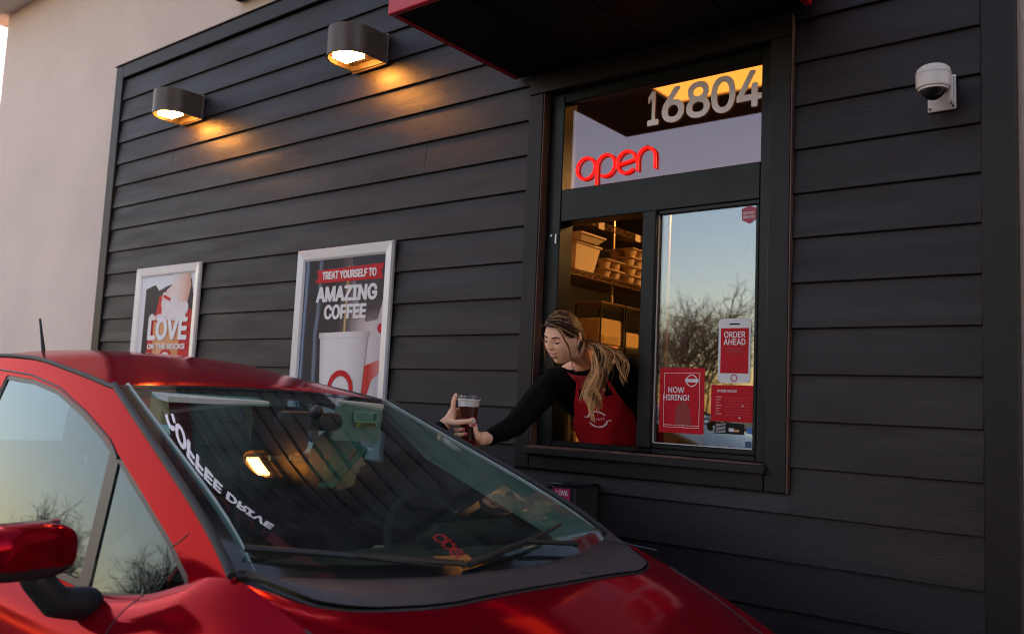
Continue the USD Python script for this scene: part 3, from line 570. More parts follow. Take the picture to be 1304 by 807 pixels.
NB = thing('brick_building', 'dark brick building across the lane behind the viewer', 'building')
NX0, NX1, NY0, NY1, NH = -0.4, 15.0, -17.0, -6.0, 9.5
BRICK = mat('dark_brick', (0.030, 0.020, 0.017), 0.85, var=0.3, var_scale=(6, 6, 14), bump=0.4, bump_scale=(12, 12, 40))
part(NB, 'wall', cbox(NX0, NX1, NY0, NY1, -0.02, NH), BRICK)
part(NB, 'roof', cbox(NX0-0.25, NX1+0.25, NY0-0.25, NY1+0.25, NH+0.001, NH+0.25, 0.02), FRAME)
for i in range(5):
    for z in (1.0, 4.6):
        x = NX0+1.2+i*2.6; w_ = part(NB, 'window', cbox(x-0.08, x+1.38, NY1+0.001, NY1+0.05, z-0.08, z+1.88), TRIM); part(w_, 'window_pane', cbox(x, x+1.3, NY1+0.051, NY1+0.056, z, z+1.8), BLACKGL)

# ------------------------------------------------------------------ bare trees across the lane (mirrored in the glass)
def bare_tree(seed, H):
    rng = np.random.default_rng(seed); tr, br = [], []
    def grow(p, d, L, r, lev):
        pts = [p]; q = p.copy(); n = 4 if lev < 2 else 3
        for i in range(n):
            d = d+rng.normal(0, 0.10+0.05*lev, 3)+np.array([0, 0, 0.06]); d /= np.linalg.norm(d); q = q+d*L/n; pts.append(q.copy())
        (tr if lev == 0 else br).append(tube(pts, np.linspace(r, r*0.62, n+1), 7 if lev == 0 else (4 if lev < 3 else 3), caps=False))
        if lev >= 5: return
        k = {0: 7, 1: 5, 2: 4, 3: 3, 4: 3}[lev]
        for i in range(k):
            f = rng.uniform(0.35, 1.0) if lev else rng.uniform(0.45, 1.0)
            a = np.array(pts[min(n, int(round(f*n)))]); ax = np.cross(d, rng.normal(0, 1, 3)); ax /= np.linalg.norm(ax)
            dd = rot_m(ax, rng.uniform(0.35, 0.95))@d
            grow(a, dd, L*rng.uniform(0.55, 0.78), max(0.006, r*0.48*rng.uniform(.75, 1)), lev+1)
        grow(np.array(pts[-1]), d, L*0.72, r*0.62, lev+1)
    grow(np.zeros(3), np.array([0, 0, 1.0]), H*0.30, H*0.017, 0)
    return cat(tr), cat(br)
protos = []
UsdGeom.Scope.Define(stage, '/World/Looks/none') if False else None
for s, H in ((3, 7.0), (8, 6.2)):
    c = stage.CreateClassPrim('/tree_kind_%d' % s); UsdGeom.Xform.Define(stage, c.GetPath()) if False else None
    a, b = bare_tree(s, H)
    usdkit.mesh(stage, f'/tree_kind_{s}/trunk', a, BARK, smooth=60); usdkit.mesh(stage, f'/tree_kind_{s}/branches', b, BARK)
    protos.append(f'/tree_kind_{s}')
rng = np.random.default_rng(5)
for i, (x, y, sc) in enumerate([(-11.0, -19.0, 0.9), (-14.5, -21.5, 1.0), (-17.5, -20.0, 0.95), (-21.5, -22, 1.0), (-26, -20, 1.05), (-30, -17, 0.9), (-35, -19, 1.1), (-40, -14, 1.0), (-47, -16, 1.15), (-8, -22, 0.8), (-55, -11, 1.1), (-4, -24, 0.9)]):
    p = numbered('/World', 'bare_tree'); x_ = UsdGeom.Xform.Define(stage, p); x_.AddTranslateOp().Set((x, y, -0.02)); x_.AddRotateZOp().Set(float(rng.uniform(0, 360))); x_.AddScaleOp().Set((sc*1.08, sc*1.08, sc*1.08))
    x_.GetPrim().GetReferences().AddInternalReference(protos[i % 2]); x_.GetPrim().SetInstanceable(True)
    data(x_.GetPrim(), 'bare winter tree across the lane, seen mirrored in the glass', 'tree', 'bare trees across the lane')
# ------------------------------------------------------------------ the car (built about its own axes, x forward, y to its left)
CA, CROLL, CPIT, CYC, CX0 = -0.062, -0.012, 0.001, -1.449, -2.5
def Rz(a): c, s = math.cos(a), math.sin(a); return np.array([[c, -s, 0], [s, c, 0], [0, 0, 1]])
def Rx(a): c, s = math.cos(a), math.sin(a); return np.array([[1, 0, 0], [0, c, -s], [0, s, c]])
def Ry(a): c, s = math.cos(a), math.sin(a); return np.array([[c, 0, -s], [0, 1, 0], [s, 0, c]])
CRM = Rz(CA)@Ry(CPIT)@Rx(CROLL)
CAR = thing('parked_car', 'red hatchback waiting in the lane beside the service window', 'car')
_cx = UsdGeom.Xform.Get(stage, CAR)
_R = np.eye(4); _R[:3, :3] = CRM.T; _R[3, :3] = np.array([CX0, CYC, 0])-CRM@np.array([CX0, 0, 0])
_cx.AddTransformOp().Set(Gf.Matrix4d(*[float(v) for v in _R.ravel()]))
def car2w(p): return CRM@(np.asarray(p, float)-[CX0, 0, 0])+[CX0, CYC, 0]
from scipy.interpolate import PchipInterpolator as PCH
def curve(pts, k=None):
    a = np.array(sorted(pts)); return PCH(a[:, 0], a[:, 1])
zc = curve([(-1.32, 1.000), (-1.245, 0.985), (-1.0, 0.905), (-0.75, 0.825), (-0.52, 0.735), (-0.42, 0.66)])
edrop = curve([(-1.9, 0.05), (-1.32, 0.058), (-1.2, 0.082), (-1.05, 0.105), (-0.8, 0.115), (-0.42, 0.10)])
pw = curve([(-4.62, 0.93), (-4.3, 0.97), (-3.6, 1.0), (-1.3, 1.0), (-1.0, 0.985), (-0.75, 0.945), (-0.55, 0.86), (-0.42, 0.74)])
yside = curve([(0.20, 0.76), (0.38, 0.825), (0.55, 0.842), (0.70, 0.835), (0.80, 0.808), (0.90, 0.765), (1.03, 0.71)])
HY = 0.66
topY = curve([(-4.62, 0.66), (-4.3, 0.705), (-3.5, 0.722), (-2.6, 0.728), (-2.26, 0.725), (-1.97, 0.712), (-1.80, 0.698), (-1.61, 0.688), (-1.40, 0.672), (-1.245, HY), (-1.0, HY*0.985), (-0.75, HY*0.945), (-0.55, HY*0.86), (-0.42, HY*0.74)])
_h = [(x, float(zc(x)-edrop(x))) for x in (-1.2, -1.0, -0.75, -0.55, -0.42)]
topZ = curve([(-4.62, 0.94), (-4.3, 0.905), (-3.5, 0.882), (-2.6, 0.868), (-2.26, 0.876), (-1.97, 0.917), (-1.80, 0.968), (-1.70, 1.000), (-1.61, 1.010), (-1.40, 0.962)]+_h)
def side_strip(x0, x1, sg, zmin=0.20, off=0.0, nx=None, nv=26, wheel=None):
    nx = nx or max(3, int((x1-x0)/0.03)); P = []
    for x in np.linspace(x0, x1, nx+1):
        ty, tz, w = float(topY(x)), float(topZ(x)), float(pw(x))
        zs = np.concatenate([[tz], tz-0.06-(tz-0.06-zmin)*np.linspace(0, 1, 8)])
        ys = np.concatenate([[ty], [max(float(yside(z))*w, 0)*1.0 for z in zs[1:]]])
        ys[1] = max(ys[1], ty+0.022) if tz > 0.93 else max(ys[1], ty+0.018)
        d = np.concatenate([[0], np.cumsum(np.hypot(np.diff(ys), np.diff(zs)))]); d /= d[-1]
        u = np.linspace(0, 1, nv)**1.25
        P.append(np.stack([np.full(nv, x), sg*(PCH(d, ys)(u)-off), PCH(d, zs)(u)], -1))
    P = np.array(P)
    if wheel:
        for cx, r in wheel:
            dx, dz = P[..., 0]-cx, P[..., 2]-0.30; q = np.hypot(dx, dz); k = (q < r)
            P[..., 0] = np.where(k, cx+dx/np.maximum(q, 1e-6)*r, P[..., 0]); P[..., 2] = np.where(k & (dz < 0), P[..., 2], np.where(k, 0.30+dz/np.maximum(q, 1e-6)*r, P[..., 2]))
    return P
WH = [(-1.22, 0.33), (-3.78, 0.33)]
for sg in (-1, 1):
    side_parts = [('front_fender', -1.955, -0.42), ('front_door', -3.30, -1.961), ('rear_door', -4.02, -3.306), ('rear_quarter', -4.55, -4.026)]
    for nm, a, b in side_parts:
        P = side_strip(a, b, sg, wheel=WH)
        if sg > 0: P = P[:, ::-1]
        part(CAR, nm, grid(P, True), PAINT, smooth=40)
    P = side_strip(-4.5, -1.5, sg, off=0.03, nx=30); P = P if sg < 0 else P[:, ::-1]
    part(CAR, 'door_lining', grid(P, False), DASH, smooth=40)
    for cx, r in WH:
        part(CAR, 'wheel_arch', tube([(cx+r*math.cos(a), sg*0.815, 0.30+r*math.sin(a)) for a in np.linspace(-0.25, PI+0.25, 30)], 0.016, 8), BLACKPL, smooth=50)
        w = part(CAR, 'wheel', place(trimesh.creation.torus(0.225, 0.085, 40, 16), Rx(PI/2), (cx, sg*0.72, 0.31)), RUBBER, smooth=60)
        part(w, 'rim', cat([place(trimesh.creation.cylinder(0.185, 0.06), Rx(PI/2), (cx, sg*0.75, 0.31))]+[cbox(cx-0.18, cx+0.18, sg*0.79-0.01, sg*0.79+0.01, 0.295, 0.325, 0.005).copy()]), SILVER)
# hood, cowl and nose
cow = curve([(0, -1.245), (0.33, -1.262), (0.48, -1.315), (0.60, -1.42), (0.66, -1.56), (0.70, -1.64)])
ss = np.concatenate([np.linspace(-1, 1, 61)]); P = []
for t in np.linspace(0, 1, 30):
    row = []
    for s_ in ss:
        y0 = abs(s_)*HY; xr = float(cow(y0)); x = xr+(-0.42-xr)*t
        ty = float(topY(x)); y = s_*ty
        a = abs(s_); zz = float(zc(max(x, -1.32)))+(0.10*(-1.32-x) if x < -1.32 else 0)
        e = float(topZ(x)); z = e+(zz-e)*(1-a**2.6)
        row.append((x, y, z))
    P.append(row)
part(CAR, 'hood', grid(np.array(P), False), PAINT, smooth=50)
P = []
for t in np.linspace(0, 1, 16):
    row = []
    for s_ in np.linspace(-1, 1, 41):
        zt = float(topZ(-0.42)+(zc(-0.42)-topZ(-0.42))*(1-abs(s_)**2.6)); z = zt+(0.2-zt)*t
        w = (float(topY(-0.42)) if t == 0 else min(float(yside(z)*pw(-0.42)), float(topY(-0.42))+0.02+t*0.3)); row.append((-0.42+0.09*math.sin(PI*min(1, t*1.1))**0.7*(1-abs(s_)**3)+0.0, s_*w, z))
    P.append(row)
part(CAR, 'front_bumper', grid(np.array(P)), PAINT, smooth=50)
part(CAR, 'grille', cbox(-0.335, -0.322, -0.42, 0.42, 0.36, 0.46, 0.005), BLACKPL)
for sg in (-1, 1):
    hl = trimesh.creation.icosphere(3, 1.0); hl.apply_scale((0.17, 0.085, 0.055)); part(CAR, 'headlight', place(hl, Rz(-sg*0.75)@Ry(-0.35), (-0.58, sg*0.50, 0.655)), HEADL, smooth=True)
def ws_bottom(s): return np.array([-1.61+0.165*(1-abs(s)**2.5), 0.684*s, 1.016-0.028*(1-s*s)])
def ws_top(s): return np.array([-2.606+0.06*(1-s*s), 0.546*s, 1.417+0.018*(1-s*s)])
def ws(s, t, off=0.0):
    P = ws_top(s)*(1-t)+ws_bottom(s)*t; n = np.array([0.36, 0, 0.93]); return P+n*(0.009*math.sin(PI*t)+0.16*t**4*(1-t)+off)
part(CAR, 'windshield', grid(np.array([[ws(s, t) for s in np.linspace(-1, 1, 61)] for t in np.linspace(0, 1, 41)]), True), CARGLASS, smooth=True)
bd = []
bd.append(grid(np.array([[ws(s, t, 0.0015) for s in np.linspace(-1, 1, 41)] for t in (0.955, 0.975, 1.0)]), True))
bd.append(grid(np.array([[ws(s, t, 0.0015) for s in np.linspace(-1, 1, 41)] for t in (0, 0.012, 0.022)]), True))
for sg in (-1, 1): bd.append(grid(np.array([[ws(sg*s, t, 0.0015) for s in (0.955, 0.98, 1.0)] for t in np.linspace(0.022, 0.955, 41)]), sg > 0))
part(CAR, 'windshield_border', cat(bd), BLACKGL, smooth=True)
P = []
for s_ in np.linspace(-1, 1, 61):
    b = ws_bottom(s_); yy = abs(s_)*0.675; fx = float(cow(min(yy, 0.70)))-0.004
    f = np.array([fx, s_*0.665, float(zc(max(fx, -1.32)))+(0.10*(-1.32-fx) if fx < -1.32 else 0)+0.0])
    a = abs(s_); e = float(topZ(fx)); f[2] = e+(f[2]-e)*(1-a**2.6)+0.003
    P.append([b+(f-b)*t+np.array([0, 0, 0.004+0.012*math.sin(PI*t)]) for t in np.linspace(0, 1, 8)])
part(CAR, 'cowl', grid(np.array(P), True), COWL, smooth=50)
part(CAR, 'cowl_seam', tube([ws_bottom(0.15)+np.array([0.02, 0, 0.012])+np.array([0.17, 0.03, 0.0])*t for t in np.linspace(0, 1, 6)], 0.0025, 6), BLACKPL)
part(CAR, 'cowl_seam', tube([ws_bottom(0.80)+np.array([0.02, 0, 0.015])+np.array([0.17, 0.03, -0.012])*t for t in np.linspace(0, 1, 6)], 0.003, 6), BLACKPL)
part(CAR, 'hood_gap', tube([(float(cow(abs(y)))-0.001, y, P_) for y, P_ in [(y, float(topZ(float(cow(abs(y)))))+(float(zc(max(float(cow(abs(y))), -1.32)))-float(topZ(float(cow(abs(y))))))*(1-(abs(y)/HY)**2.6)+0.001) for y in np.linspace(-0.655, 0.655, 50)]], 0.004, 6), BLACKPL)
for sg in (-1, 1):
    part(CAR, 'hood_gap', tube([(x, sg*float(topY(x)), float(topZ(x))+0.0005) for x in np.linspace(-1.36, -0.45, 40)], 0.0026, 6), BLACKPL)
# greenhouse sides
def sy(z, x=0): return 0.70-0.32*(z-0.95)
roofE = curve([(-4.50, 1.435), (-4.3, 1.475), (-3.8, 1.515), (-3.43, 1.505), (-3.0, 1.460), (-2.70, 1.420), (-2.606, 1.405)])
aedge = [ws(1, t) for t in np.linspace(1, 0, 12)]
outer = [(p[0], p[2]-0.004) for p in aedge]+[(x, float(roofE(x))) for x in np.linspace(-2.65, -4.48, 30)]+[(-4.56, 1.2), (-4.60, 0.95)]+[(x, float(topZ(x))-0.004) for x in np.linspace(-4.5, -1.62, 60)]
outer = Polygon(outer).buffer(0)
G1 = Polygon([(-3.56, 0.905), (-3.58, 1.424), (-3.30, 1.411), (-3.03, 1.378), (-2.76, 1.316), (-2.55, 1.255), (-2.461, 1.224), (-2.343, 0.941), (-2.325, 0.895)]).buffer(0.01).buffer(-0.01)
G2 = Polygon([(-2.384, 1.2), (-2.149, 1.111), (-1.943, 1.032), (-1.813, 0.972), (-1.80, 0.958), (-1.815, 0.950), (-1.971, 0.918), (-2.255, 0.878), (-2.283, 0.949)])
G3 = Polygon([(-3.68, 0.915), (-3.70, 1.428), (-4.05, 1.410), (-4.25, 1.345), (-4.36, 0.94)])
pill = Polygon([(-2.461, 1.224), (-2.384, 1.2), (-2.283, 0.949), (-2.25, 0.878), (-2.33, 0.893), (-2.343, 0.941)])
def side_map(poly, sg, off=0.0, t=0.0, edge=0.06):
    ms = []
    for p in polys(poly):
        e = trimesh.creation.triangulate_polygon(p, engine='earcut')
        v, f = trimesh.remesh.subdivide_to_size(np.c_[e[0], np.zeros(len(e[0]))], e[1], edge)[:2]
        y = sg*(sy(v[:, 1])+off); m = tri(np.stack([v[:, 0], y, v[:, 1]], 1), f if sg < 0 else f[:, ::-1]); ms.append(m)
    return cat(ms)
for sg in (-1, 1):
    frame_ = outer.difference(unary_union([G1, G2, G3, pill]).buffer(0.016))
    part(CAR, 'body_side', side_map(frame_, sg), PAINT)
    trim_ = unary_union([G1, G2, G3, pill]).buffer(0.017).difference(unary_union([G1, G2, G3]))
    part(CAR, 'window_trim', side_map(trim_, sg, -0.003), BLACKPL)
    for nm, gg in (('front_side_window', G1), ('quarter_window', G2), ('rear_side_window', G3)):
        part(CAR, nm, side_map(gg.buffer(0.002), sg, -0.008), SIDEGLASS)
    inner_ = unary_union([Polygon([(p[0]-0.0, p[2]) for p in aedge]+[(-2.60, 1.36), (-2.384-0.02, 1.215), (-1.80, 0.985)]).buffer(0.0)])
    part(CAR, 'pillar_lining', side_map(inner_.buffer(0.012), sg, -0.035), TRIMGREY)
    part(CAR, 'pillar_lining', side_map(Polygon([(-3.60, 0.90), (-3.62, 1.45), (-3.69, 1.45), (-3.67, 0.9)]), sg, -0.03), TRIMGREY)
    part(CAR, 'windshield_molding', tube([ws(sg*1.004, t)+np.array([0, sg*0.004, 0.001]) for t in np.linspace(-0.005, 1.0, 30)], 0.0105, 8), RUBBER, smooth=60)
    part(CAR, 'roof_molding', tube([(-2.60, sg*sy(1.410), 1.412)]+[(x, sg*(sy(float(roofE(x)))+0.000), float(roofE(x))+0.004) for x in np.linspace(-2.66, -4.4, 30)], 0.0085, 8), RUBBER, smooth=60)
    # door outline gap over the side
    gp = [(-3.72, 1.462), (-3.344, 1.444), (-3.03, 1.403), (-2.711, 1.324), (-2.49, 1.259), (-2.43, 1.232), (-2.39, 1.210)]
    part(CAR, 'door_gap', tube([(x, sg*(sy(z)+0.0005), z) for x, z in gp], 0.0035, 6), BLACKPL)
    for xg in (-1.958, -3.303, -4.023):
        Pg = side_strip(xg-0.001, xg+0.001, sg, nx=1)[0]; part(CAR, 'door_gap', tube(Pg, 0.0016, 6), BLACKPL)
    part(CAR, 'door_gap', tube([(x, sg*(sy(z)+0.0008), z) for x, z in ((-1.868, 1.071), (-1.89, 1.052), (-1.921, 1.033))], 0.0014, 6), BLACKPL)
    part(CAR, 'door_handle', place(bodymesh([[((-0.09, 0, 0), 0.013), ((0, sg*0.022, 0), 0.014), ((0.09, 0, 0), 0.013)]], 0.01, 3), np.eye(3), (-3.12, sg*0.84, 0.76)), PAINT, smooth=True)
# roof
P = []
for x in np.linspace(-2.606, -4.50, 40):
    e = float(roofE(x)); w = sy(e); row = []
    f = (x+2.606)/(-4.5+2.606); cr = 0.026+0.030*min(1, f*3)
    for s_ in np.linspace(-1, 1, 41):
        xx = x+0.06*(1-s_*s_)*(1-f); row.append((xx, s_*w, e+0.004+cr*(1-abs(s_)**2.4)-0.004*(f == 0)))
    P.append(row)
ROOFP = np.array(P)
part(CAR, 'roof', grid(ROOFP, False), PAINT, smooth=50)
part(CAR, 'headliner', grid(ROOFP*np.array([1, 0.97, 1])-np.array([0.03, 0, 0.03]), True), TRIMGREY, smooth=50)
part(CAR, 'antenna', tube([(-3.93, -0.30, 1.53), (-3.94, -0.30, 1.56), (-3.98, -0.30, 1.63), (-4.02, -0.30, 1.70)], [0.016, 0.009, 0.0065, 0.005], 8), BLACKPL, smooth=50)
# tailgate
P = []
for z in np.linspace(1.435, 0.25, 30):
    t = (1.435-z)/1.185; row = []
    for s_ in np.linspace(-1, 1, 31):
        w = sy(z) if z > 0.93 else min(float(yside(z))*0.93, 0.70+0.2*(0.93-z)); row.append((-4.50-0.10*min(1, t*2)-0.05*(1-s_*s_), s_*w, z+0.03*(1-s_*s_)*(1-t)))
    P.append(row)
P = np.array(P); part(CAR, 'tailgate', grid(P[12:], False), PAINT, smooth=50); part(CAR, 'rear_window', grid(P[:13], False), SIDEGLASS, smooth=50)
for sg in (-1, 1): part(CAR, 'tail_light', cbox(-4.64, -4.585, sg*0.60-0.05, sg*0.60+0.05, 0.80, 1.05, 0.02), REDMETAL)
# mirror on each door
for sg in (-1, 1):
    bm = trimesh.creation.icosphere(4, 1.0); v = bm.vertices.copy(); n_ = np.sign(v)*np.abs(v)**0.62; n_ /= np.max(np.abs(n_), axis=0)
    v = n_*np.array([0.064, 0.116, 0.064]); v[:, 0] *= np.where(v[:, 0] < 0, 0.55, 1.0); v[:, 2] += -0.18*(v[:, 1])*0.0
    v[:, 1] *= sg; c = np.array([-2.115, sg*0.935, 1.016])
    up = v[:, 2] > -0.035
    f = bm.faces if sg > 0 else bm.faces[:, ::-1]
    m_ = tri(v@Rz(-sg*0.18).T+c, f)
    fa = up[f].all(1)
    mr = part(CAR, 'mirror', tri(m_.vertices, f[fa]), PAINT, smooth=True)
    part(mr, 'lower_shell', tri(m_.vertices*1.0, f[~fa]), BLACKPL, smooth=True)
    part(mr, 'mirror_glass', place(cbox(-0.004, 0.004, -0.10, 0.10, -0.06, 0.062, 0.003), Rz(-sg*0.18), c+np.array([-0.045, 0, 0])), MIRROR)
    part(mr, 'stalk', bodymesh([[((-2.12, sg*0.90, 0.95), 0.035), ((-2.12, sg*0.85, 0.89), 0.036), ((-2.13, sg*0.775, 0.875), 0.042)]], 0.02, 4), BLACKPL, smooth=True)
    part(CAR, 'mirror_triangle', side_map(Polygon([(-2.33, 0.895), (-2.30, 0.95), (-2.20, 1.03), (-2.12, 0.99), (-2.03, 0.918), (-2.25, 0.882)]).buffer(0.004), sg, -0.020), BLACKPL)
# wipers
def wiper(a, b, c, d):
    pa, pb = ws(*a, 0.022), ws(*b, 0.02); w = part(CAR, 'wiper', tube([ws(a[0]+(b[0]-a[0])*t, a[1]+(b[1]-a[1])*t, 0.016+0.010*math.sin(PI*t)) for t in np.linspace(0, 1, 14)], np.linspace(0.009, 0.005, 14), 6), BLACKPL, smooth=50)
    part(w, 'wiper_arm', tube([ws(*c, 0.02), ws(*c, 0.03), ws(*d, 0.032)], 0.0075, 6), BLACKPL)
wiper((-0.95, 0.930), (-0.30, 0.985), (-0.22, 0.995), (-0.62, 0.960))
wiper((-0.18, 0.985), (0.62, 0.900), (0.50, 0.99), (0.20, 0.950))
# interior
P = [[np.array([-1.40-0.62*t+0.04*(1-s_*s_)*(1-t), s_*0.645, 0.955+0.018*(1-s_*s_)-0.01*t+0.035*math.sin(PI*min(1, t*1.2))*(1-0.3*abs(s_))]) for s_ in np.linspace(-1, 1, 31)] for t in np.linspace(0, 1, 14)]
P.append([p+np.array([-0.03, 0, -0.06]) for p in P[-1]]); P.append([p+np.array([-0.02, 0, -0.25]) for p in P[-1]])
part(CAR, 'dashboard', grid(np.array(P), True), DASH, smooth=60)
hood_ = bodymesh([[((-1.93, 0.22, 0.99), 0.05), ((-1.93, 0.52, 0.99), 0.05)]], 0.03, 3); part(CAR, 'gauge_hood', hood_, DASH, smooth=True)
Rs = Ry(0.0)@rot_m([0, 1, 0], PI/2-0.45)
sw = part(CAR, 'steering_wheel', place(trimesh.creation.torus(0.18, 0.015, 48, 12), Rs, (-2.13, 0.37, 0.93)), DASH, smooth=True)
part(sw, 'hub', cat([place(trimesh.creation.cylinder(0.06, 0.05), Rs, (-2.12, 0.37, 0.93)), place(cbox(-0.02, 0.02, -0.17, 0.17, -0.012, 0.012, 0.006), Rs, (-2.13, 0.37, 0.93))]), DASH)
for y in (-0.37, 0.37):
    st = part(CAR, 'seat_back', bodymesh([[((-2.93, y-0.15, 0.62), 0.085), ((-3.06, y-0.14, 1.08), 0.07), ((-3.06, y+0.14, 1.08), 0.07), ((-2.93, y+0.15, 0.62), 0.085), ((-2.93, y-0.15, 0.62), 0.085)], [((-2.93, y, 0.62), 0.09), ((-3.06, y, 1.08), 0.075)]], 0.04, 6), FABRIC, smooth=True)
    part(st, 'headrest', bodymesh([[((-3.09, y-0.085, 1.22), 0.05), ((-3.09, y+0.085, 1.22), 0.05), ((-3.10, y+0.075, 1.33), 0.045), ((-3.10, y-0.075, 1.33), 0.045), ((-3.09, y-0.085, 1.22), 0.05)], [((-3.09, y, 1.22), 0.055), ((-3.10, y, 1.32), 0.05)]], 0.03, 5), FABRIC, smooth=True)
    for d in (-0.05, 0.05): part(st, 'headrest_post', tube([(-3.07, y+d, 1.12), (-3.09, y+d, 1.22)], 0.007, 8), CHROME)
    part(CAR, 'seat_cushion', bodymesh([[((-2.42, y-0.17, 0.50), 0.08), ((-2.85, y-0.17, 0.46), 0.09), ((-2.85, y+0.17, 0.46), 0.09), ((-2.42, y+0.17, 0.50), 0.08), ((-2.42, y-0.17, 0.50), 0.08)], [((-2.42, y, 0.50), 0.085), ((-2.85, y, 0.46), 0.095)]], 0.05, 5), FABRIC, smooth=True)
part(CAR, 'rear_seat', bodymesh([[((-4.05, -0.5, 0.6), 0.1), ((-4.2, -0.5, 1.08), 0.08), ((-4.2, 0.5, 1.08), 0.08), ((-4.05, 0.5, 0.6), 0.1)]], 0.06, 4), FABRIC, smooth=True)
part(CAR, 'cabin_floor', cbox(-4.5, -1.6, -0.74, 0.74, 0.22, 0.30), DASH)
def visor(y0, y1, z0, z1, x):
    return part(CAR, 'sun_visor', solid(np.array([[(x+0.02*t, y, z0+(z1-z0)*t+0.004*math.sin(9*y)) for y in np.linspace(y0, y1, 12)] for t in np.linspace(0, 1, 6)]), (-0.016, 0, 0.003)), TRIMGREY)
v_ = visor(0.205, 0.415, 1.262, 1.405, -2.50)
part(v_, 'warning_label', cbox(-2.478, -2.4755, 0.275, 0.385, 1.335, 1.375), LABELG)
part(v_, 'warning_label', cbox(-2.480, -2.4775, 0.285, 0.385, 1.317, 1.3345), LABELY)
m_ = meshkit.text_mesh('WARNING', 0.011, 0.001, True); vv = m_.vertices; part(v_, 'warning_lettering', tri(np.stack([-2.4772+vv[:, 2]*1.0, 0.378-vv[:, 0]*0.9, 1.331-vv[:, 1]], 1), m_.faces[:, :]), INK_BLACK)
part(v_, 'warning_print', cat([cbox(-2.4757, -2.4747, 0.282+0.004*(i % 2), 0.355-0.008*(i % 3), 1.341+0.006*i, 1.3432+0.006*i) for i in range(5)]+[cbox(-2.4757, -2.4747, 0.362, 0.380, 1.343, 1.368)]), mat('label_green_ink', (0.05, 0.20, 0.12), 0.5))
P = solid(np.array([[(-2.42-0.11*t, y, 1.392+0.012*t) for y in np.linspace(-0.47, -0.12, 12)] for t in np.linspace(0, 1, 5)]), (0, 0, -0.016)); part(CAR, 'sun_visor', P, TRIMGREY)
rm = part(CAR, 'rear_mirror', bodymesh([[((-2.36, -0.10, 1.335), 0.032), ((-2.36, 0.10, 1.335), 0.032)]], 0.02, 3), BLACKPL, smooth=True)
part(rm, 'mirror_mount', bodymesh([[((-2.36, 0, 1.34), 0.016), ((-2.32, 0, 1.37), 0.02)]], 0.012, 2), BLACKPL, smooth=True)
part(CAR, 'cable', tube([(-2.17, -0.60, 0.98), (-2.12, -0.61, 1.035), (-2.06, -0.62, 1.045), (-1.98, -0.625, 1.01), (-1.92, -0.63, 0.97), (-1.90, -0.63, 0.90)], 0.004, 6), BLACKPL)

# ------------------------------------------------------------------ people and the cup
Rh, Th, Uz = np.array([0.782, 0.623, 0.0]), np.array([0.623, -0.782, 0.0]), np.array([0, 0, 1.0])
CC = np.array([-2.413, -0.58, 1.362])
def cw(r, u, t): return CC+Rh*r+Uz*u+Th*t
def head_mesh(female=True):
    m = trimesh.creation.icosphere(5, 1.0); d = m.vertices.copy(); x, y, z = d.T
    ax, ay, az = (0.072, 0.094, 0.114) if female else (0.076, 0.098, 0.116)
    w = np.where(z < 0, 1-0.36*np.abs(z)**1.6, 1-0.06*z**2)
    V = np.stack([x*ax*w, y*ay*np.where((z < -0.2) & (y < 0), 1-0.35*np.clip(-z-0.2, 0, 1), 1.0), z*az], -1)
    g = lambda cx, cz, sx, sz: np.exp(-((x-cx)/sx)**2-((z-cz)/sz)**2)*(y > 0)
    f = np.clip(y, 0, 1)
    V[:, 1] -= 0.010*f**6                                              # flatter face
    nose = np.exp(-(x/0.13)**2)*(y > 0)*np.where(z < 0.16, 1, np.exp(-((z-0.16)/0.14)**2))*np.where(z > -0.17, 1.0, np.exp(-((z+0.17)/0.065)**2))*(0.30+0.70*np.clip((0.22-z)/0.40, 0, 1))
    V[:, 1] += 0.027*nose
    V[:, 1] += 0.007*(g(0.10, -0.20, 0.07, 0.06)+g(-0.10, -0.20, 0.07, 0.06))
    V[:, 1] -= 0.009*(g(0.40, 0.06, 0.20, 0.10)+g(-0.40, 0.06, 0.20, 0.10))  # eye hollows
    V[:, 1] += 0.004*(g(0.40, 0.24, 0.25, 0.08)+g(-0.40, 0.24, 0.25, 0.08))
    V[:, 1] += 0.006*(g(0.52, -0.20, 0.20, 0.18)+g(-0.52, -0.20, 0.20, 0.18))
    V[:, 1] += 0.004*g(0, -0.47, 0.32, 0.13)                            # mouth
    V[:, 1] -= 0.004*g(0, -0.46, 0.20, 0.020)
    V[:, 1] += 0.012*g(0, -0.88, 0.30, 0.16)                            # chin
    V[:, 1] -= 0.005*g(0, -0.66, 0.30, 0.07)
    return tri(V, m.faces)
def surf(hm, x, z):
    """depth of the face at (x, z) in head coordinates"""
    v = hm.vertices; k = v[:, 1] > 0; q = v[k]; d = (q[:, 0]-x)**2+(q[:, 2]-z)**2; i = np.argsort(d)[:4]; w = 1/(d[i]+1e-9); return float((q[i, 1]*w).sum()/w.sum())
def frame_of(F, up):
    F = np.asarray(F, float); F /= np.linalg.norm(F); up = np.asarray(up, float); U = up-F*(up@F); U /= np.linalg.norm(U); X = np.cross(F, U)   # X = the head's right
    return np.stack([X, F, U], 1)
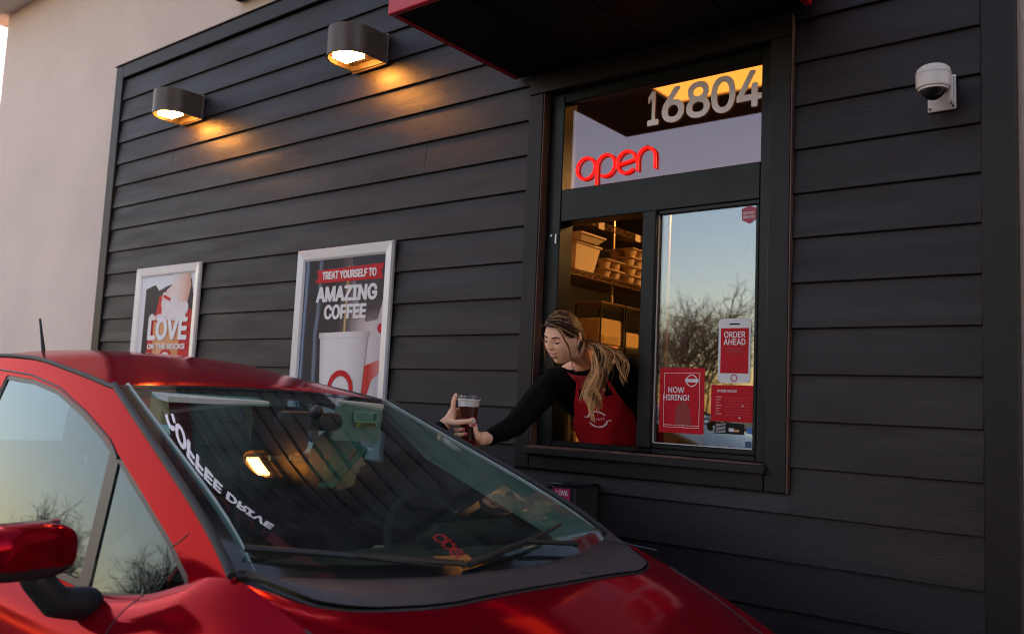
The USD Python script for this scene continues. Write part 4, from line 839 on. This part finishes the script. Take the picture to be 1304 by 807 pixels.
def face_parts(P, hm, R, c, lip=LIPS, smile=True):
    pl = lambda m: place(m, R, c)
    for sx in (-1, 1):
        y = surf(hm, sx*0.030, 0.004)
        e = trimesh.creation.icosphere(3, 0.0118); part(P, 'eye', pl(place(e, np.eye(3), (sx*0.030, y-0.0065, 0.004))), EYEWHITE, smooth=True)
        e = trimesh.creation.icosphere(2, 0.0062); e.apply_scale((1, 0.5, 1)); part(P, 'iris', pl(place(e, np.eye(3), (sx*0.030+0.001, y+0.0034, 0.0005 if smile else 0.001))), IRIS, smooth=True)
        zl = 0.0008 if smile else 0.0015; rr = math.sqrt(0.0130**2-zl**2)
        lid = [(sx*0.030+rr*math.sin(q), y-0.0065+rr*math.cos(q), 0.004+zl-0.0012*math.cos(q)) for q in np.linspace(-1.15, 1.15, 14)]
        part(P, 'eyelashes', pl(tube(lid, 0.0015, 6)), BROW, smooth=True)
        lid2 = trimesh.creation.icosphere(3, 0.0126); k = lid2.vertices[:, 2] > zl; lid2 = tri(lid2.vertices, lid2.faces[k[lid2.faces].any(1)]); part(P, 'eyelid', pl(place(lid2, np.eye(3), (sx*0.030, y-0.0065, 0.004))), SKIN, smooth=True)
        br = [(sx*xx, surf(hm, sx*xx, zz)+0.0012, zz) for xx, zz in ((0.013, 0.0235), (0.022, 0.0275), (0.034, 0.0295), (0.047, 0.025))]
        part(P, 'eyebrow', pl(tube(br, [0.0022, 0.0028, 0.0026, 0.0012], 6)), BROW, smooth=True)
        part(P, 'ear', pl(bodymesh([[((sx*0.068, -0.012, 0.012), 0.010), ((sx*0.074, -0.022, 0.020), 0.010), ((sx*0.073, -0.024, 0.0), 0.010), ((sx*0.068, -0.010, -0.018), 0.008)]], 0.006, 2)), SKIN, smooth=True)
    w = 0.029 if smile else 0.022
    xs = np.linspace(-w, w, 17); cz = -0.052
    up_ = [(x, surf(hm, x, cz+0.004)+0.0015, cz+0.0035+(0.012*(x/w)**2 if smile else 0)) for x in xs]
    lo_ = [(x, surf(hm, x, cz-0.010)+0.0010, cz-(0.0125 if smile else 0.006)+(0.0235*(x/w)**2 if smile else 0.006*(x/w)**2)) for x in xs]
    th = 0.0030*(1-0.75*(np.abs(xs)/w)**2)+0.0006
    part(P, 'lips', pl(tube(up_, th*0.85, 8)), lip, smooth=True); part(P, 'lips', pl(tube(lo_, th*1.15, 8)), lip, smooth=True)
    if smile:
        P_ = np.array([[np.array(a)*(1-t)+np.array(b)*t+np.array([0, 0.0006, 0]) for a, b in zip(up_[1:-1], lo_[1:-1])] for t in np.linspace(0, 1, 4)])
        part(P, 'teeth', pl(solid(P_, (0, -0.003, 0))), TEETH)
def curves(parent, name, strands, width, mt, label=None):
    p = numbered(parent, name); c = UsdGeom.BasisCurves.Define(stage, p)
    c.CreateTypeAttr('linear'); c.CreateCurveVertexCountsAttr([len(q) for q in strands])
    c.CreatePointsAttr(Vt.Vec3fArray.FromNumpy(np.vstack(strands).astype(np.float32)))
    c.CreateWidthsAttr(Vt.FloatArray.FromNumpy(np.concatenate([width*np.concatenate([np.linspace(.8, 1, len(q)-2), [0.7, 0.25]]) for q in strands]).astype(np.float32))); c.SetWidthsInterpolation('vertex')
    UsdShade.MaterialBindingAPI.Apply(c.GetPrim()).Bind(mt)
    data(c.GetPrim(), label, None, None, 'stuff')
def finger(*pr): return [(np.asarray(p, float), r) for p, r in pr]

# ---- worker
WK = thing('person', 'smiling worker in black sleeves and red apron leaning out of the window', 'person')
HC = np.array([-2.203, -0.215, 1.722]); HR = frame_of((-0.13, -0.92, -0.36), CR*0.20+np.array([0, 0, 1.0]))
hm = head_mesh(True)
nk0, nk1 = np.array([-2.180, -0.035, 1.625]), np.array([-2.185, -0.140, 1.675])
shR, elR, wrR = np.array([-2.345, -0.075, 1.535]), np.array([-2.352, -0.345, 1.332]), np.array([-2.352, -0.515, 1.280])
shL, elL, wrL = np.array([-2.04, 0.09, 1.590]), np.array([-1.985, 0.20, 1.300]), np.array([-2.05, 0.16, 1.06])
pel, wai, che = np.array([-2.17, 0.42, 1.03]), np.array([-2.175, 0.30, 1.24]), np.array([-2.18, 0.13, 1.45])
f_arm = lambda a: [(p, r) for p, r in a]
hand_w = [  # the worker's hand round the foot of the cup
    [(wrR, 0.027), (cw(0.062, -0.088, -0.005), 0.028), (cw(0.030, -0.080, -0.040), 0.020)],
    [(cw(0.062, -0.085, 0.0), 0.026), (cw(0.046, -0.105, -0.02), 0.018), (cw(0.01, -0.10, -0.045), 0.014)],
    finger((cw(0.030, -0.072, -0.045), 0.0105), (cw(-0.018, -0.058, -0.050), 0.0100), (cw(-0.048, -0.056, -0.012), 0.0092), (cw(-0.034, -0.054, 0.028), 0.0085), (cw(-0.018, -0.052, 0.040), 0.0078)),
    finger((cw(0.028, -0.088, -0.044), 0.0105), (cw(-0.018, -0.078, -0.048), 0.0100), (cw(-0.046, -0.076, -0.010), 0.0092), (cw(-0.030, -0.074, 0.030), 0.0085), (cw(-0.008, -0.070, 0.040), 0.0078)),
    finger((cw(0.026, -0.104, -0.040), 0.0100), (cw(-0.016, -0.097, -0.044), 0.0095), (cw(-0.042, -0.096, -0.008), 0.0088), (cw(-0.026, -0.094, 0.028), 0.0080)),
    finger((cw(0.024, -0.119, -0.034), 0.0092), (cw(-0.014, -0.114, -0.038), 0.0086), (cw(-0.036, -0.113, -0.006), 0.0078), (cw(-0.024, -0.112, 0.020), 0.0072)),
    finger((cw(0.062, -0.098, 0.014), 0.0165), (cw(0.047, -0.082, 0.034), 0.0125), (cw(0.036, -0.055, 0.036), 0.0105), (cw(0.031, -0.030, 0.035), 0.0088))]
body_h = bodymesh([[(nk0, 0.052), (nk1, 0.049), (HC+HR@np.array([0, -0.025, -0.05]), 0.052)], [(che, 0.10), (wai, 0.10), (pel, 0.125)], [(nk0, 0.05), (che, 0.10)],
    [(shR, 0.045), (elR, 0.036), (wrR, 0.025)], [(shL, 0.045), (elL, 0.036), (wrL, 0.025), (wrL+np.array([0, -0.03, -0.07]), 0.024)], [(nk0, 0.05), (shR, 0.045)], [(nk0, 0.05), (shL, 0.045)],
    [(pel+[-.07, 0, 0], 0.085), (pel+[-.09, 0.0, -0.42], 0.055), (pel+[-.09, 0.06, -0.83], 0.04), (pel+[-.09, -0.05, -0.86], 0.03)], [(pel+[.07, 0, 0], 0.085), (pel+[.09, 0.0, -0.42], 0.055), (pel+[.09, 0.06, -0.83], 0.04), (pel+[.09, -0.05, -0.86], 0.03)]]
    +[[(wrL+np.array([0.02*(i-1.5), -0.03, -0.08]), 0.009), (wrL+np.array([0.022*(i-1.5), -0.05, -0.13]), 0.008), (wrL+np.array([0.022*(i-1.5), -0.035, -0.16+0.006*abs(i-1)]), 0.007)] for i in range(4)]
    +[[(wrL+np.array([0.03, -0.04, -0.03]), 0.011), (wrL+np.array([0.045, -0.06, -0.075]), 0.009)]], 0.02, 6)
hand_m = bodymesh(hand_w, 0.004, 5)
part(WK, 'body', cat([body_h, place(hm, HR, HC), hand_m]), SKIN, smooth=True)
face_parts(WK, hm, HR, HC)
for u_, p_ in ((0, cw(-0.014, -0.052, 0.046)), (1, cw(-0.004, -0.070, 0.046)), (2, cw(0.030, -0.030, 0.0435))):
    n_ = trimesh.creation.icosphere(2, 0.0068); n_.apply_scale((0.9, 0.35, 1.2)); part(WK, 'fingernail', place(n_, np.stack([Rh, Th, Uz], 1)@(rot_m([0, 1, 0], 1.1) if u_ < 2 else np.eye(3)), p_), NAIL, smooth=True)
def noisy(m, amp, sc, seed=1):
    v = m.vertices; n = m.vertex_normals; return tri(v+n*((meshkit.fbm(v*sc, 3, seed)-0.5)*amp)[:, None], m.faces)
ac = (shL-shR)/np.linalg.norm(shL-shR)
shirt = bodymesh([[(nk0+[0, 0.025, -0.045], 0.070), (che-ac*0.07, 0.108)], [(nk0+[0, 0.025, -0.045], 0.070), (che+ac*0.07, 0.108)], [(che-ac*0.07, 0.108), (wai-ac*0.045, 0.108), (pel-ac*0.06, 0.125)], [(che+ac*0.07, 0.108), (wai+ac*0.045, 0.108), (pel+ac*0.06, 0.125)], [(che-ac*.07, .108), (che+ac*.07, .108)], [(wai-ac*.05, .105), (wai+ac*.05, .105)], [(pel-ac*.06, .12), (pel+ac*.06, .12)],
    [(nk0+[0, 0.02, -0.04], 0.06), (shR, 0.068), (elR, 0.053), (wrR+(elR-wrR)*0.12, 0.037)], [(nk0+[0, 0.02, -0.04], 0.06), (shL, 0.068), (elL, 0.055), (wrL, 0.040)], [(shR, 0.068), (che-ac*0.08, 0.10)], [(shL, 0.068), (che+ac*0.08, 0.10)]], 0.016, 10)
part(WK, 'shirt', noisy(noisy(shirt, 0.022, 11), 0.012, 26, 5), SHIRT, smooth=True)
part(WK, 'trousers', bodymesh([[(pel+[-.07, 0, -.02], 0.115), (pel+[-.09, 0.0, -0.42], 0.075), (pel+[-.09, 0.05, -0.80], 0.06)], [(pel+[.07, 0, -.02], 0.115), (pel+[.09, 0.0, -0.42], 0.075), (pel+[.09, 0.05, -0.80], 0.06)]], 0.04, 5), JACKET, smooth=True)
# apron and red collar lie on the front of the trunk
tip = lambda a: (nk0+[0, 0.01, -0.05])*(1-a)+(pel)*a
nf = np.array([0.06, -0.83, -0.55]); nf -= ac*(nf@ac); nf /= np.linalg.norm(nf)
def front(a, th, off):
    """point on the trunk's front: a runs from the neck to the hips, th across"""
    wd = np.interp(a, [0, 0.12, 0.30, 0.55, 0.8, 1.0], [0.085, 0.15, 0.172, 0.155, 0.165, 0.19]); dp = np.interp(a, [0, 0.12, 0.30, 0.55, 0.8, 1.0], [0.070, 0.092, 0.112, 0.112, 0.118, 0.128])
    return tip(a)+ac*(wd+off)*math.sin(th)+nf*(dp+off)*math.cos(th)
rows = []
for a in np.linspace(0.10, 0.92, 50):
    hw = np.interp(a, [0.10, 0.24, 0.40, 0.55, 0.92], [0.66, 0.80, 1.20, 1.36, 1.40]); row = []
    for t in np.linspace(-1, 1, 40):
        p = front(a, t*hw, 0.014); fold = 0.010*(meshkit.fbm(np.array([[t*2.2, a*3.0, 7.0]]), 3, 4)[0]-0.5)*2+0.004*math.sin(9*t+6*a)*np.clip((a-0.35)*3, 0, 1)
        row.append(p+nf*(fold+0.012*np.clip(a-0.4, 0, 1)))
    rows.append(row)
AP = part(WK, 'apron', solid(np.array(rows), nf*0.0025), APRON, smooth=40)
part(AP, 'neck_strap', solid(np.array([[front(a, th0+dth, 0.016+0.004*math.sin(3*a)) for dth in (-0.07, 0.0, 0.07)] for a, th0 in zip(np.linspace(-0.05, 0.115, 12), np.linspace(-0.62, -0.55, 12))]), nf*0.003), APRON, smooth=40)
part(AP, 'neck_strap', solid(np.array([[front(a, th0+dth, 0.016) for dth in (-0.07, 0.0, 0.07)] for a, th0 in zip(np.linspace(-0.05, 0.115, 12), np.linspace(0.85, 0.58, 12))]), nf*0.003), APRON, smooth=40)
def apron_print(f2d, a0, t0, off):
    ms = []
    for p in polys(f2d):
        e = trimesh.creation.triangulate_polygon(p, engine='earcut'); v, f = trimesh.remesh.subdivide_to_size(np.c_[e[0], np.zeros(len(e[0]))], e[1], 0.012)[:2]
        ms.append(tri([front(a0-q[1]/0.62, t0+q[0]/0.16, off) for q in v], f))
    return cat(ms)
em = unary_union([Point(0, 0).buffer(0.038).difference(Point(0, 0).buffer(0.031)).difference(sbox(-0.06, -0.012, 0.06, 0.012)), sbox(-0.048, 0.010, -0.030, 0.014), sbox(0.030, -0.014, 0.048, -0.010)])
part(AP, 'emblem', apron_print(em, 0.235, -0.12, 0.027), mat('apron_print', (0.70, 0.50, 0.50), 0.7))
em2 = unary_union([sbox(-0.024+0.009*i, -0.006, -0.019+0.009*i, 0.006) for i in range(6)]); part(AP, 'emblem_band', apron_print(em2, 0.235, -0.12, 0.027), mat('apron_print_rose', (0.62, 0.22, 0.25), 0.7))
rows = []
for a in np.linspace(-0.075, 0.15, 16):
    hw = np.interp(a, [-0.075, 0.0, 0.15], [1.2, 0.62, 0.10]); rows.append([front(max(a, 0), t*hw, 0.011)+(tip(a)-tip(max(a, 0)))*0.8 for t in np.linspace(-1, 1, 20)])
part(WK, 'tee_collar', solid(np.array(rows), nf*0.004), mat('red_tee', (0.30, 0.012, 0.016), 0.8, var=0.1), smooth=40)
# hair: cap swept back to a low ponytail
ic = trimesh.creation.icosphere(5, 1.0); d_ = ic.vertices; x, y, z = d_.T
line = np.where(y > 0, 0.60-0.10*np.abs(x)+np.where(np.abs(x) > 0.55, -(np.abs(x)-0.55)*0.95, 0), -0.62)
line = np.where((y > -0.22) & (y <= 0.08), 0.02+0.30*np.clip((y+0.05)/0.13, 0, 1), line)
reg = z > line
fm = reg[ic.faces].all(1); hv = d_*np.array([0.0795, 0.103, 0.123])
hv = hv*(1+0.012*(meshkit.fbm(d_*np.array([6, 2, 6]), 3, 2)-0.5))[:, None]
cap = tri(hv, ic.faces[fm]); cap.remove_unreferenced_vertices()
HA = part(WK, 'hair', place(cap, HR, HC), HAIRD, smooth=True)
rg = np.random.default_rng(11)
rootl = np.array([0.0, -0.098, -0.045])
def hl(p): return HR@np.asarray(p)+HC
sets = {0: [], 1: [], 2: []}
for i in range(560):
    sx = -1 if i % 2 else 1
    y0 = rg.uniform(-0.1, 0.78); st = np.array([sx*rg.uniform(0.005, 0.05), y0, math.sqrt(max(0, 1-y0*y0))])
    if y0 > 0.62: st[0] = sx*rg.uniform(0.005, 0.60)
    st[2] = max(st[2], 0.5) if y0 > 0.6 else st[2]; st /= np.linalg.norm(st)
    mid = np.array([sx*rg.uniform(0.80, 0.98), rg.uniform(-0.35, 0.10), rg.uniform(0.0, 0.55)]); mid /= np.linalg.norm(mid)
    en = np.array([sx*0.10, -0.90, -0.42]); en /= np.linalg.norm(en)
    q = []
    for t in np.linspace(0, 1, 16):
        v = (1-t)**2*st+2*t*(1-t)*mid*1.15+t*t*en; v /= np.linalg.norm(v); r = 1.012+0.02*math.sin(PI*t)+rg.normal(0, 0.002)
        q.append(hl(v*np.array([0.0795, 0.103, 0.123])*r))
    k = rg.random(); sets[0 if k < 0.72 else (1 if k < 0.90 else 2)].append(np.array(q))
for k, mt in ((0, HAIRD), (1, HAIRM), (2, HAIRB)): curves(HA, 'hair_strands', sets[k], 0.0022, mt)
part(HA, 'hair_tie', place(trimesh.creation.torus(0.019, 0.007, 24, 10), HR@rot_m([1, 0, 0], 1.2), hl(rootl+np.array([-0.012, -0.006, -0.004]))), BROW, smooth=True)
rootw = hl(rootl+np.array([-0.014, -0.006, -0.004]))
def spl(pts, n=26):
    pts = np.array(pts); t = np.linspace(0, 1, len(pts)); return np.stack([PCH(t, pts[:, k])(np.linspace(0, 1, n)) for k in range(3)], 1)
paths = [([rootw, (-2.085, -0.135, 1.672), (-2.060, -0.150, 1.600), (-2.090, -0.165, 1.500), (-2.082, -0.155, 1.440), (-2.100, -0.130, 1.375)], 150, 0.020),
         ([rootw, (-2.075, -0.120, 1.668), (-2.040, -0.135, 1.590), (-2.062, -0.150, 1.520), (-2.050, -0.130, 1.450)], 70, 0.016),
         ([rootw, (-2.070, -0.110, 1.685), (-2.030, -0.095, 1.675), (-1.995, -0.085, 1.640), (-1.985, -0.08, 1.570), (-1.962, -0.075, 1.520)], 34, 0.010),
         ([rootw, (-2.075, -0.105, 1.690), (-2.035, -0.090, 1.660), (-2.010, -0.085, 1.600)], 26, 0.012)]
sets = {0: [], 1: [], 2: []}
for pts, n, sprd in paths:
    base = spl(pts, 34); L = np.linspace(0, 1, len(base))
    for lock in range(max(3, n//11)):
        lo = rg.normal(0, 1, 3)*sprd; ph, am, fr = rg.uniform(0, 2*PI), rg.uniform(0.006, 0.017), rg.uniform(1.2, 2.2); lk = rg.random(); lc = rg.uniform(0.68, 1.0)
        for i in range(17):
            o = lo+rg.normal(0, 1, 3)*0.0068; dph = rg.normal(0, 0.25)
            q = base+lo*(0.15+0.95*np.sin(PI*np.clip(L*1.05, 0, 0.60)))[:, None]+(o-lo)*(0.5+0.9*np.sin(PI*np.clip(L, 0, 0.75))-0.35*L)[:, None]+(Rh[None]*np.sin(ph+dph+fr*2*PI*L)[:, None]+Th[None]*0.7*np.cos(ph+dph+fr*2*PI*L)[:, None])*(am*np.clip(L*1.6, 0, 1))[:, None]
            q[0] = rootw+o*0.3; k = lk+rg.normal(0, 0.16); sets[0 if k < 0.12 else (1 if k < 0.36 else 2)].append(q[:int(len(base)*lc*rg.uniform(0.93, 1.0))])
for k, mt in ((0, HAIRD), (1, HAIRM), (2, HAIRB)): curves(HA, 'ponytail_strands', sets[k], 0.0020, mt)
loose = [hl(spl([(sx*0.035, 0.085, 0.082), (sx*0.066, 0.075, 0.03), (sx*0.072, 0.050, -0.03), (sx*0.078, 0.048, -0.085-0.02*j)], 14)@np.eye(3).T[:, :]) if False else np.array([hl(p) for p in spl([(sx*(0.030+0.006*j), 0.082, 0.082), (sx*(0.064+0.003*j), 0.072, 0.03), (sx*(0.070+0.002*j), 0.048, -0.03), (sx*(0.074+0.004*j), 0.046, -0.085-0.02*j)], 14)]) for sx in (-1, 1) for j in range(4)]
curves(HA, 'loose_strands', loose, 0.0020, HAIRM)
part(WK, 'earring', place(trimesh.creation.icosphere(2, 0.004), np.eye(3), hl((-0.074, -0.012, -0.026))), TEETH, smooth=True)

# ---- the cup between the two hands
CUP = thing('iced_drink', 'clear plastic cup of dark iced coffee with cream passed between two hands', 'cup')
def lathe(prof, c, n=40):
    r = trimesh.creation.revolve(np.array(prof, float), sections=n); r.apply_translation(c); return r
cr = lambda u: 0.031+0.0155*(u+0.098)/0.17
part(CUP, 'cup_wall', lathe([(0.0, -0.098), (0.030, -0.098), (cr(-0.098), -0.096), (cr(0.0), 0.0), (cr(0.072), 0.072)], CC), CLEARCUP, smooth=35)
part(CUP, 'coffee', lathe([(0.0, -0.095), (cr(-0.095)-0.0015, -0.095), (cr(0.0)-0.0015, 0.0), (cr(0.042)-0.0015, 0.042), (0.0, 0.042)], CC), COFFEE, smooth=35)
part(CUP, 'cream', lathe([(0.0, 0.0423), (cr(0.042)-0.0015, 0.0423), (cr(0.068)-0.0015, 0.068), (0.03, 0.074), (0.0, 0.074)], CC), CREAM, smooth=35)
part(CUP, 'lid', lathe([(0.0, 0.087), (0.022, 0.087), (0.024, 0.082), (0.040, 0.082), (0.0435, 0.088), (0.0475, 0.087), (0.0495, 0.078), (0.0505, 0.070), (0.0485, 0.068)], CC), CLEARCUP, smooth=30)
part(CUP, 'lid_rim', place(trimesh.creation.torus(0.0492, 0.0018, 40, 8), np.eye(3), CC+Uz*0.071), WHITEPL, smooth=True)
part(CUP, 'lid_tab', cbox(-0.012, 0.012, -0.008, 0.008, 0.0, 0.006, 0.002).apply_translation(CC+Uz*0.0872+Rh*0.018), CLEARCUP)
def cup_decal(f2d, u0, phi0, off):
    ms = []
    for p in polys(f2d):
        e = trimesh.creation.triangulate_polygon(p, engine='earcut'); v, f = trimesh.remesh.subdivide_to_size(np.c_[e[0], np.zeros(len(e[0]))], e[1], 0.008)[:2]
        W = []
        for q in v:
            u = u0+q[1]; rr = cr(u)+off; ph = phi0+q[0]/rr; W.append(CC+Uz*u+(Rh*math.sin(ph)+Th*math.cos(ph))*rr)
        ms.append(tri(W, f))
    return cat(ms)
part(CUP, 'logo', cup_decal(Point(0, 0).buffer(0.0185), -0.020, 0.55, 0.0006), SILVER)
part(CUP, 'logo_ring', cup_decal(ring(0, 0, 0.0215, 0.0185), -0.020, 0.55, 0.0007), INK_RED)
part(CUP, 'logo_print', cup_decal(unary_union([sbox(-0.011, -0.001+0.006*i, 0.011, 0.001+0.006*i) for i in (-1, 0, 1)]), -0.020, 0.55, 0.0012), mat('logo_grey', (0.35, 0.32, 0.36), 0.5))

# ---- driver
DR = thing('person', 'driver in dark jacket and green knit cap reaching out of the red car', 'person')
dhc = np.array([-2.745, -0.985, 1.165]); DHR = frame_of((0.80, 0.58, 0.10), (0.0, 0.0, 1.0)); dm = head_mesh(False)
dpel = car2w((-2.80, 0.37, 0.60)); dche = car2w((-2.90, 0.37, 0.92)); dnk = car2w((-2.86, 0.38, 1.04))
dsL, dsR = car2w((-2.85, 0.56, 0.98)), car2w((-2.87, 0.18, 0.98))
deL, dwL = np.array([-2.585, -0.735, 1.175]), cw(-0.105, -0.045, 0.005)
deR, dwR = car2w((-2.55, 0.10, 0.78)), car2w((-2.25, 0.24, 0.90))
hand_d = [
    [(dwL, 0.025), (cw(-0.074, -0.012, -0.010), 0.025), (cw(-0.063, 0.022, -0.012), 0.018)],
    [(cw(-0.076, -0.018, -0.008), 0.024), (cw(-0.066, -0.026, -0.022), 0.018)],
    finger((cw(-0.064, 0.022, 0.000), 0.0105), (cw(-0.064, 0.048, 0.004), 0.0098), (cw(-0.062, 0.070, 0.006), 0.0090), (cw(-0.055, 0.088, 0.008), 0.0078)),
    finger((cw(-0.062, 0.020, -0.018), 0.0105), (cw(-0.046, 0.026, -0.040), 0.0098), (cw(-0.012, 0.026, -0.056), 0.0090), (cw(0.020, 0.024, -0.052), 0.0080)),
    finger((cw(-0.062, 0.002, -0.022), 0.0102), (cw(-0.042, 0.004, -0.042), 0.0095), (cw(-0.008, 0.004, -0.052), 0.0088), (cw(0.022, 0.003, -0.046), 0.0078)),
    finger((cw(-0.060, -0.016, -0.022), 0.0095), (cw(-0.040, -0.018, -0.040), 0.0088), (cw(-0.010, -0.018, -0.048), 0.0080), (cw(0.012, -0.018, -0.045), 0.0070)),
    finger((cw(-0.078, -0.024, 0.014), 0.0155), (cw(-0.050, -0.026, 0.036), 0.0125), (cw(-0.018, -0.021, 0.049), 0.0110), (cw(0.012, -0.016, 0.051), 0.0090))]
bd_ = bodymesh([[(dnk, 0.055), (dhc+DHR@np.array([0, -0.02, -0.05]), 0.056)], [(dnk, 0.055), (dche, 0.12), (dpel, 0.13)], [(dsL, 0.05), (deL, 0.038), (dwL, 0.026)], [(dsR, 0.05), (deR, 0.038), (dwR, 0.026)], [(dnk, .05), (dsL, .05)], [(dnk, .05), (dsR, .05)],
    [(dpel, 0.10), (car2w((-2.36, 0.30, 0.62)), 0.07), (car2w((-2.10, 0.30, 0.36)), 0.05)], [(dpel, 0.10), (car2w((-2.36, 0.46, 0.62)), 0.07), (car2w((-2.10, 0.46, 0.36)), 0.05)]]
    +[[(dwR, 0.024), (dwR+CRM@np.array([0.05, 0.02*(i-1.5), 0.02]), 0.012), (dwR+CRM@np.array([0.085, 0.02*(i-1.5), 0.03]), 0.009), (dwR+CRM@np.array([0.10, 0.02*(i-1.5), 0.0]), 0.008)] for i in range(4)]+[[(dwR, 0.02), (dwR+CRM@np.array([0.04, -0.05, 0.0]), 0.010)]], 0.02, 6)
part(DR, 'body', cat([bd_, place(dm, DHR, dhc), bodymesh(hand_d, 0.004, 5)]), SKIN, smooth=True)
face_parts(DR, dm, DHR, dhc, smile=False)
reg = (d_[:, 2] > np.maximum(0.30-1.45*np.clip(0.75-d_[:, 1], 0, 1), -0.75)); fm = reg[ic.faces].all(1)
bv = d_*np.array([0.086, 0.110, 0.128])*(1+0.012*np.sin(np.arctan2(d_[:, 0], d_[:, 1])*44))[:, None]
BN = part(DR, 'knit_cap', place(tri(bv, ic.faces[fm]), DHR, dhc), BEANIE, smooth=True)
cuff = [(0.086*math.cos(a)*(1-0.22*(math.sin(a) < 0)*-math.sin(a)), 0.110*math.sin(a)*(0.80 if math.sin(a) < 0 else 1.0), max(0.036-0.165*0.75*(1-math.sin(a)), -0.088)) for a in np.linspace(0, 2*PI, 41)[:-1]]
part(BN, 'cuff', place(tube(cuff, 0.014, 8, closed=True), DHR, dhc), BEANIE, smooth=True)
jk = bodymesh([[(dnk+[0, 0, -0.04], 0.085), (dnk+(dhc+DHR@np.array([0, -0.03, -0.06])-dnk)*0.62, 0.074)], [(dnk+[0, 0, -0.04], 0.085), (dche, 0.15), (dpel, 0.16)], [(dnk+[0, 0, -.04], 0.08), (dsL, 0.075), (deL, 0.057), (dwL+(deL-dwL)*0.06, 0.036)], [(dnk+[0, 0, -.04], 0.08), (dsR, 0.075), (deR, 0.058), (dwR+(deR-dwR)*0.08, 0.038)], [(dsL, .075), (dche, .14)], [(dsR, .075), (dche, .14)]], 0.018, 8)
part(DR, 'jacket', noisy(jk, 0.020, 12, 3), JACKET, smooth=True)
part(DR, 'trousers', bodymesh([[(dpel, 0.13), (car2w((-2.36, 0.30, 0.62)), 0.09), (car2w((-2.10, 0.30, 0.36)), 0.065)], [(dpel, 0.13), (car2w((-2.36, 0.46, 0.62)), 0.09), (car2w((-2.10, 0.46, 0.36)), 0.065)]], 0.04, 5), JACKET, smooth=True)
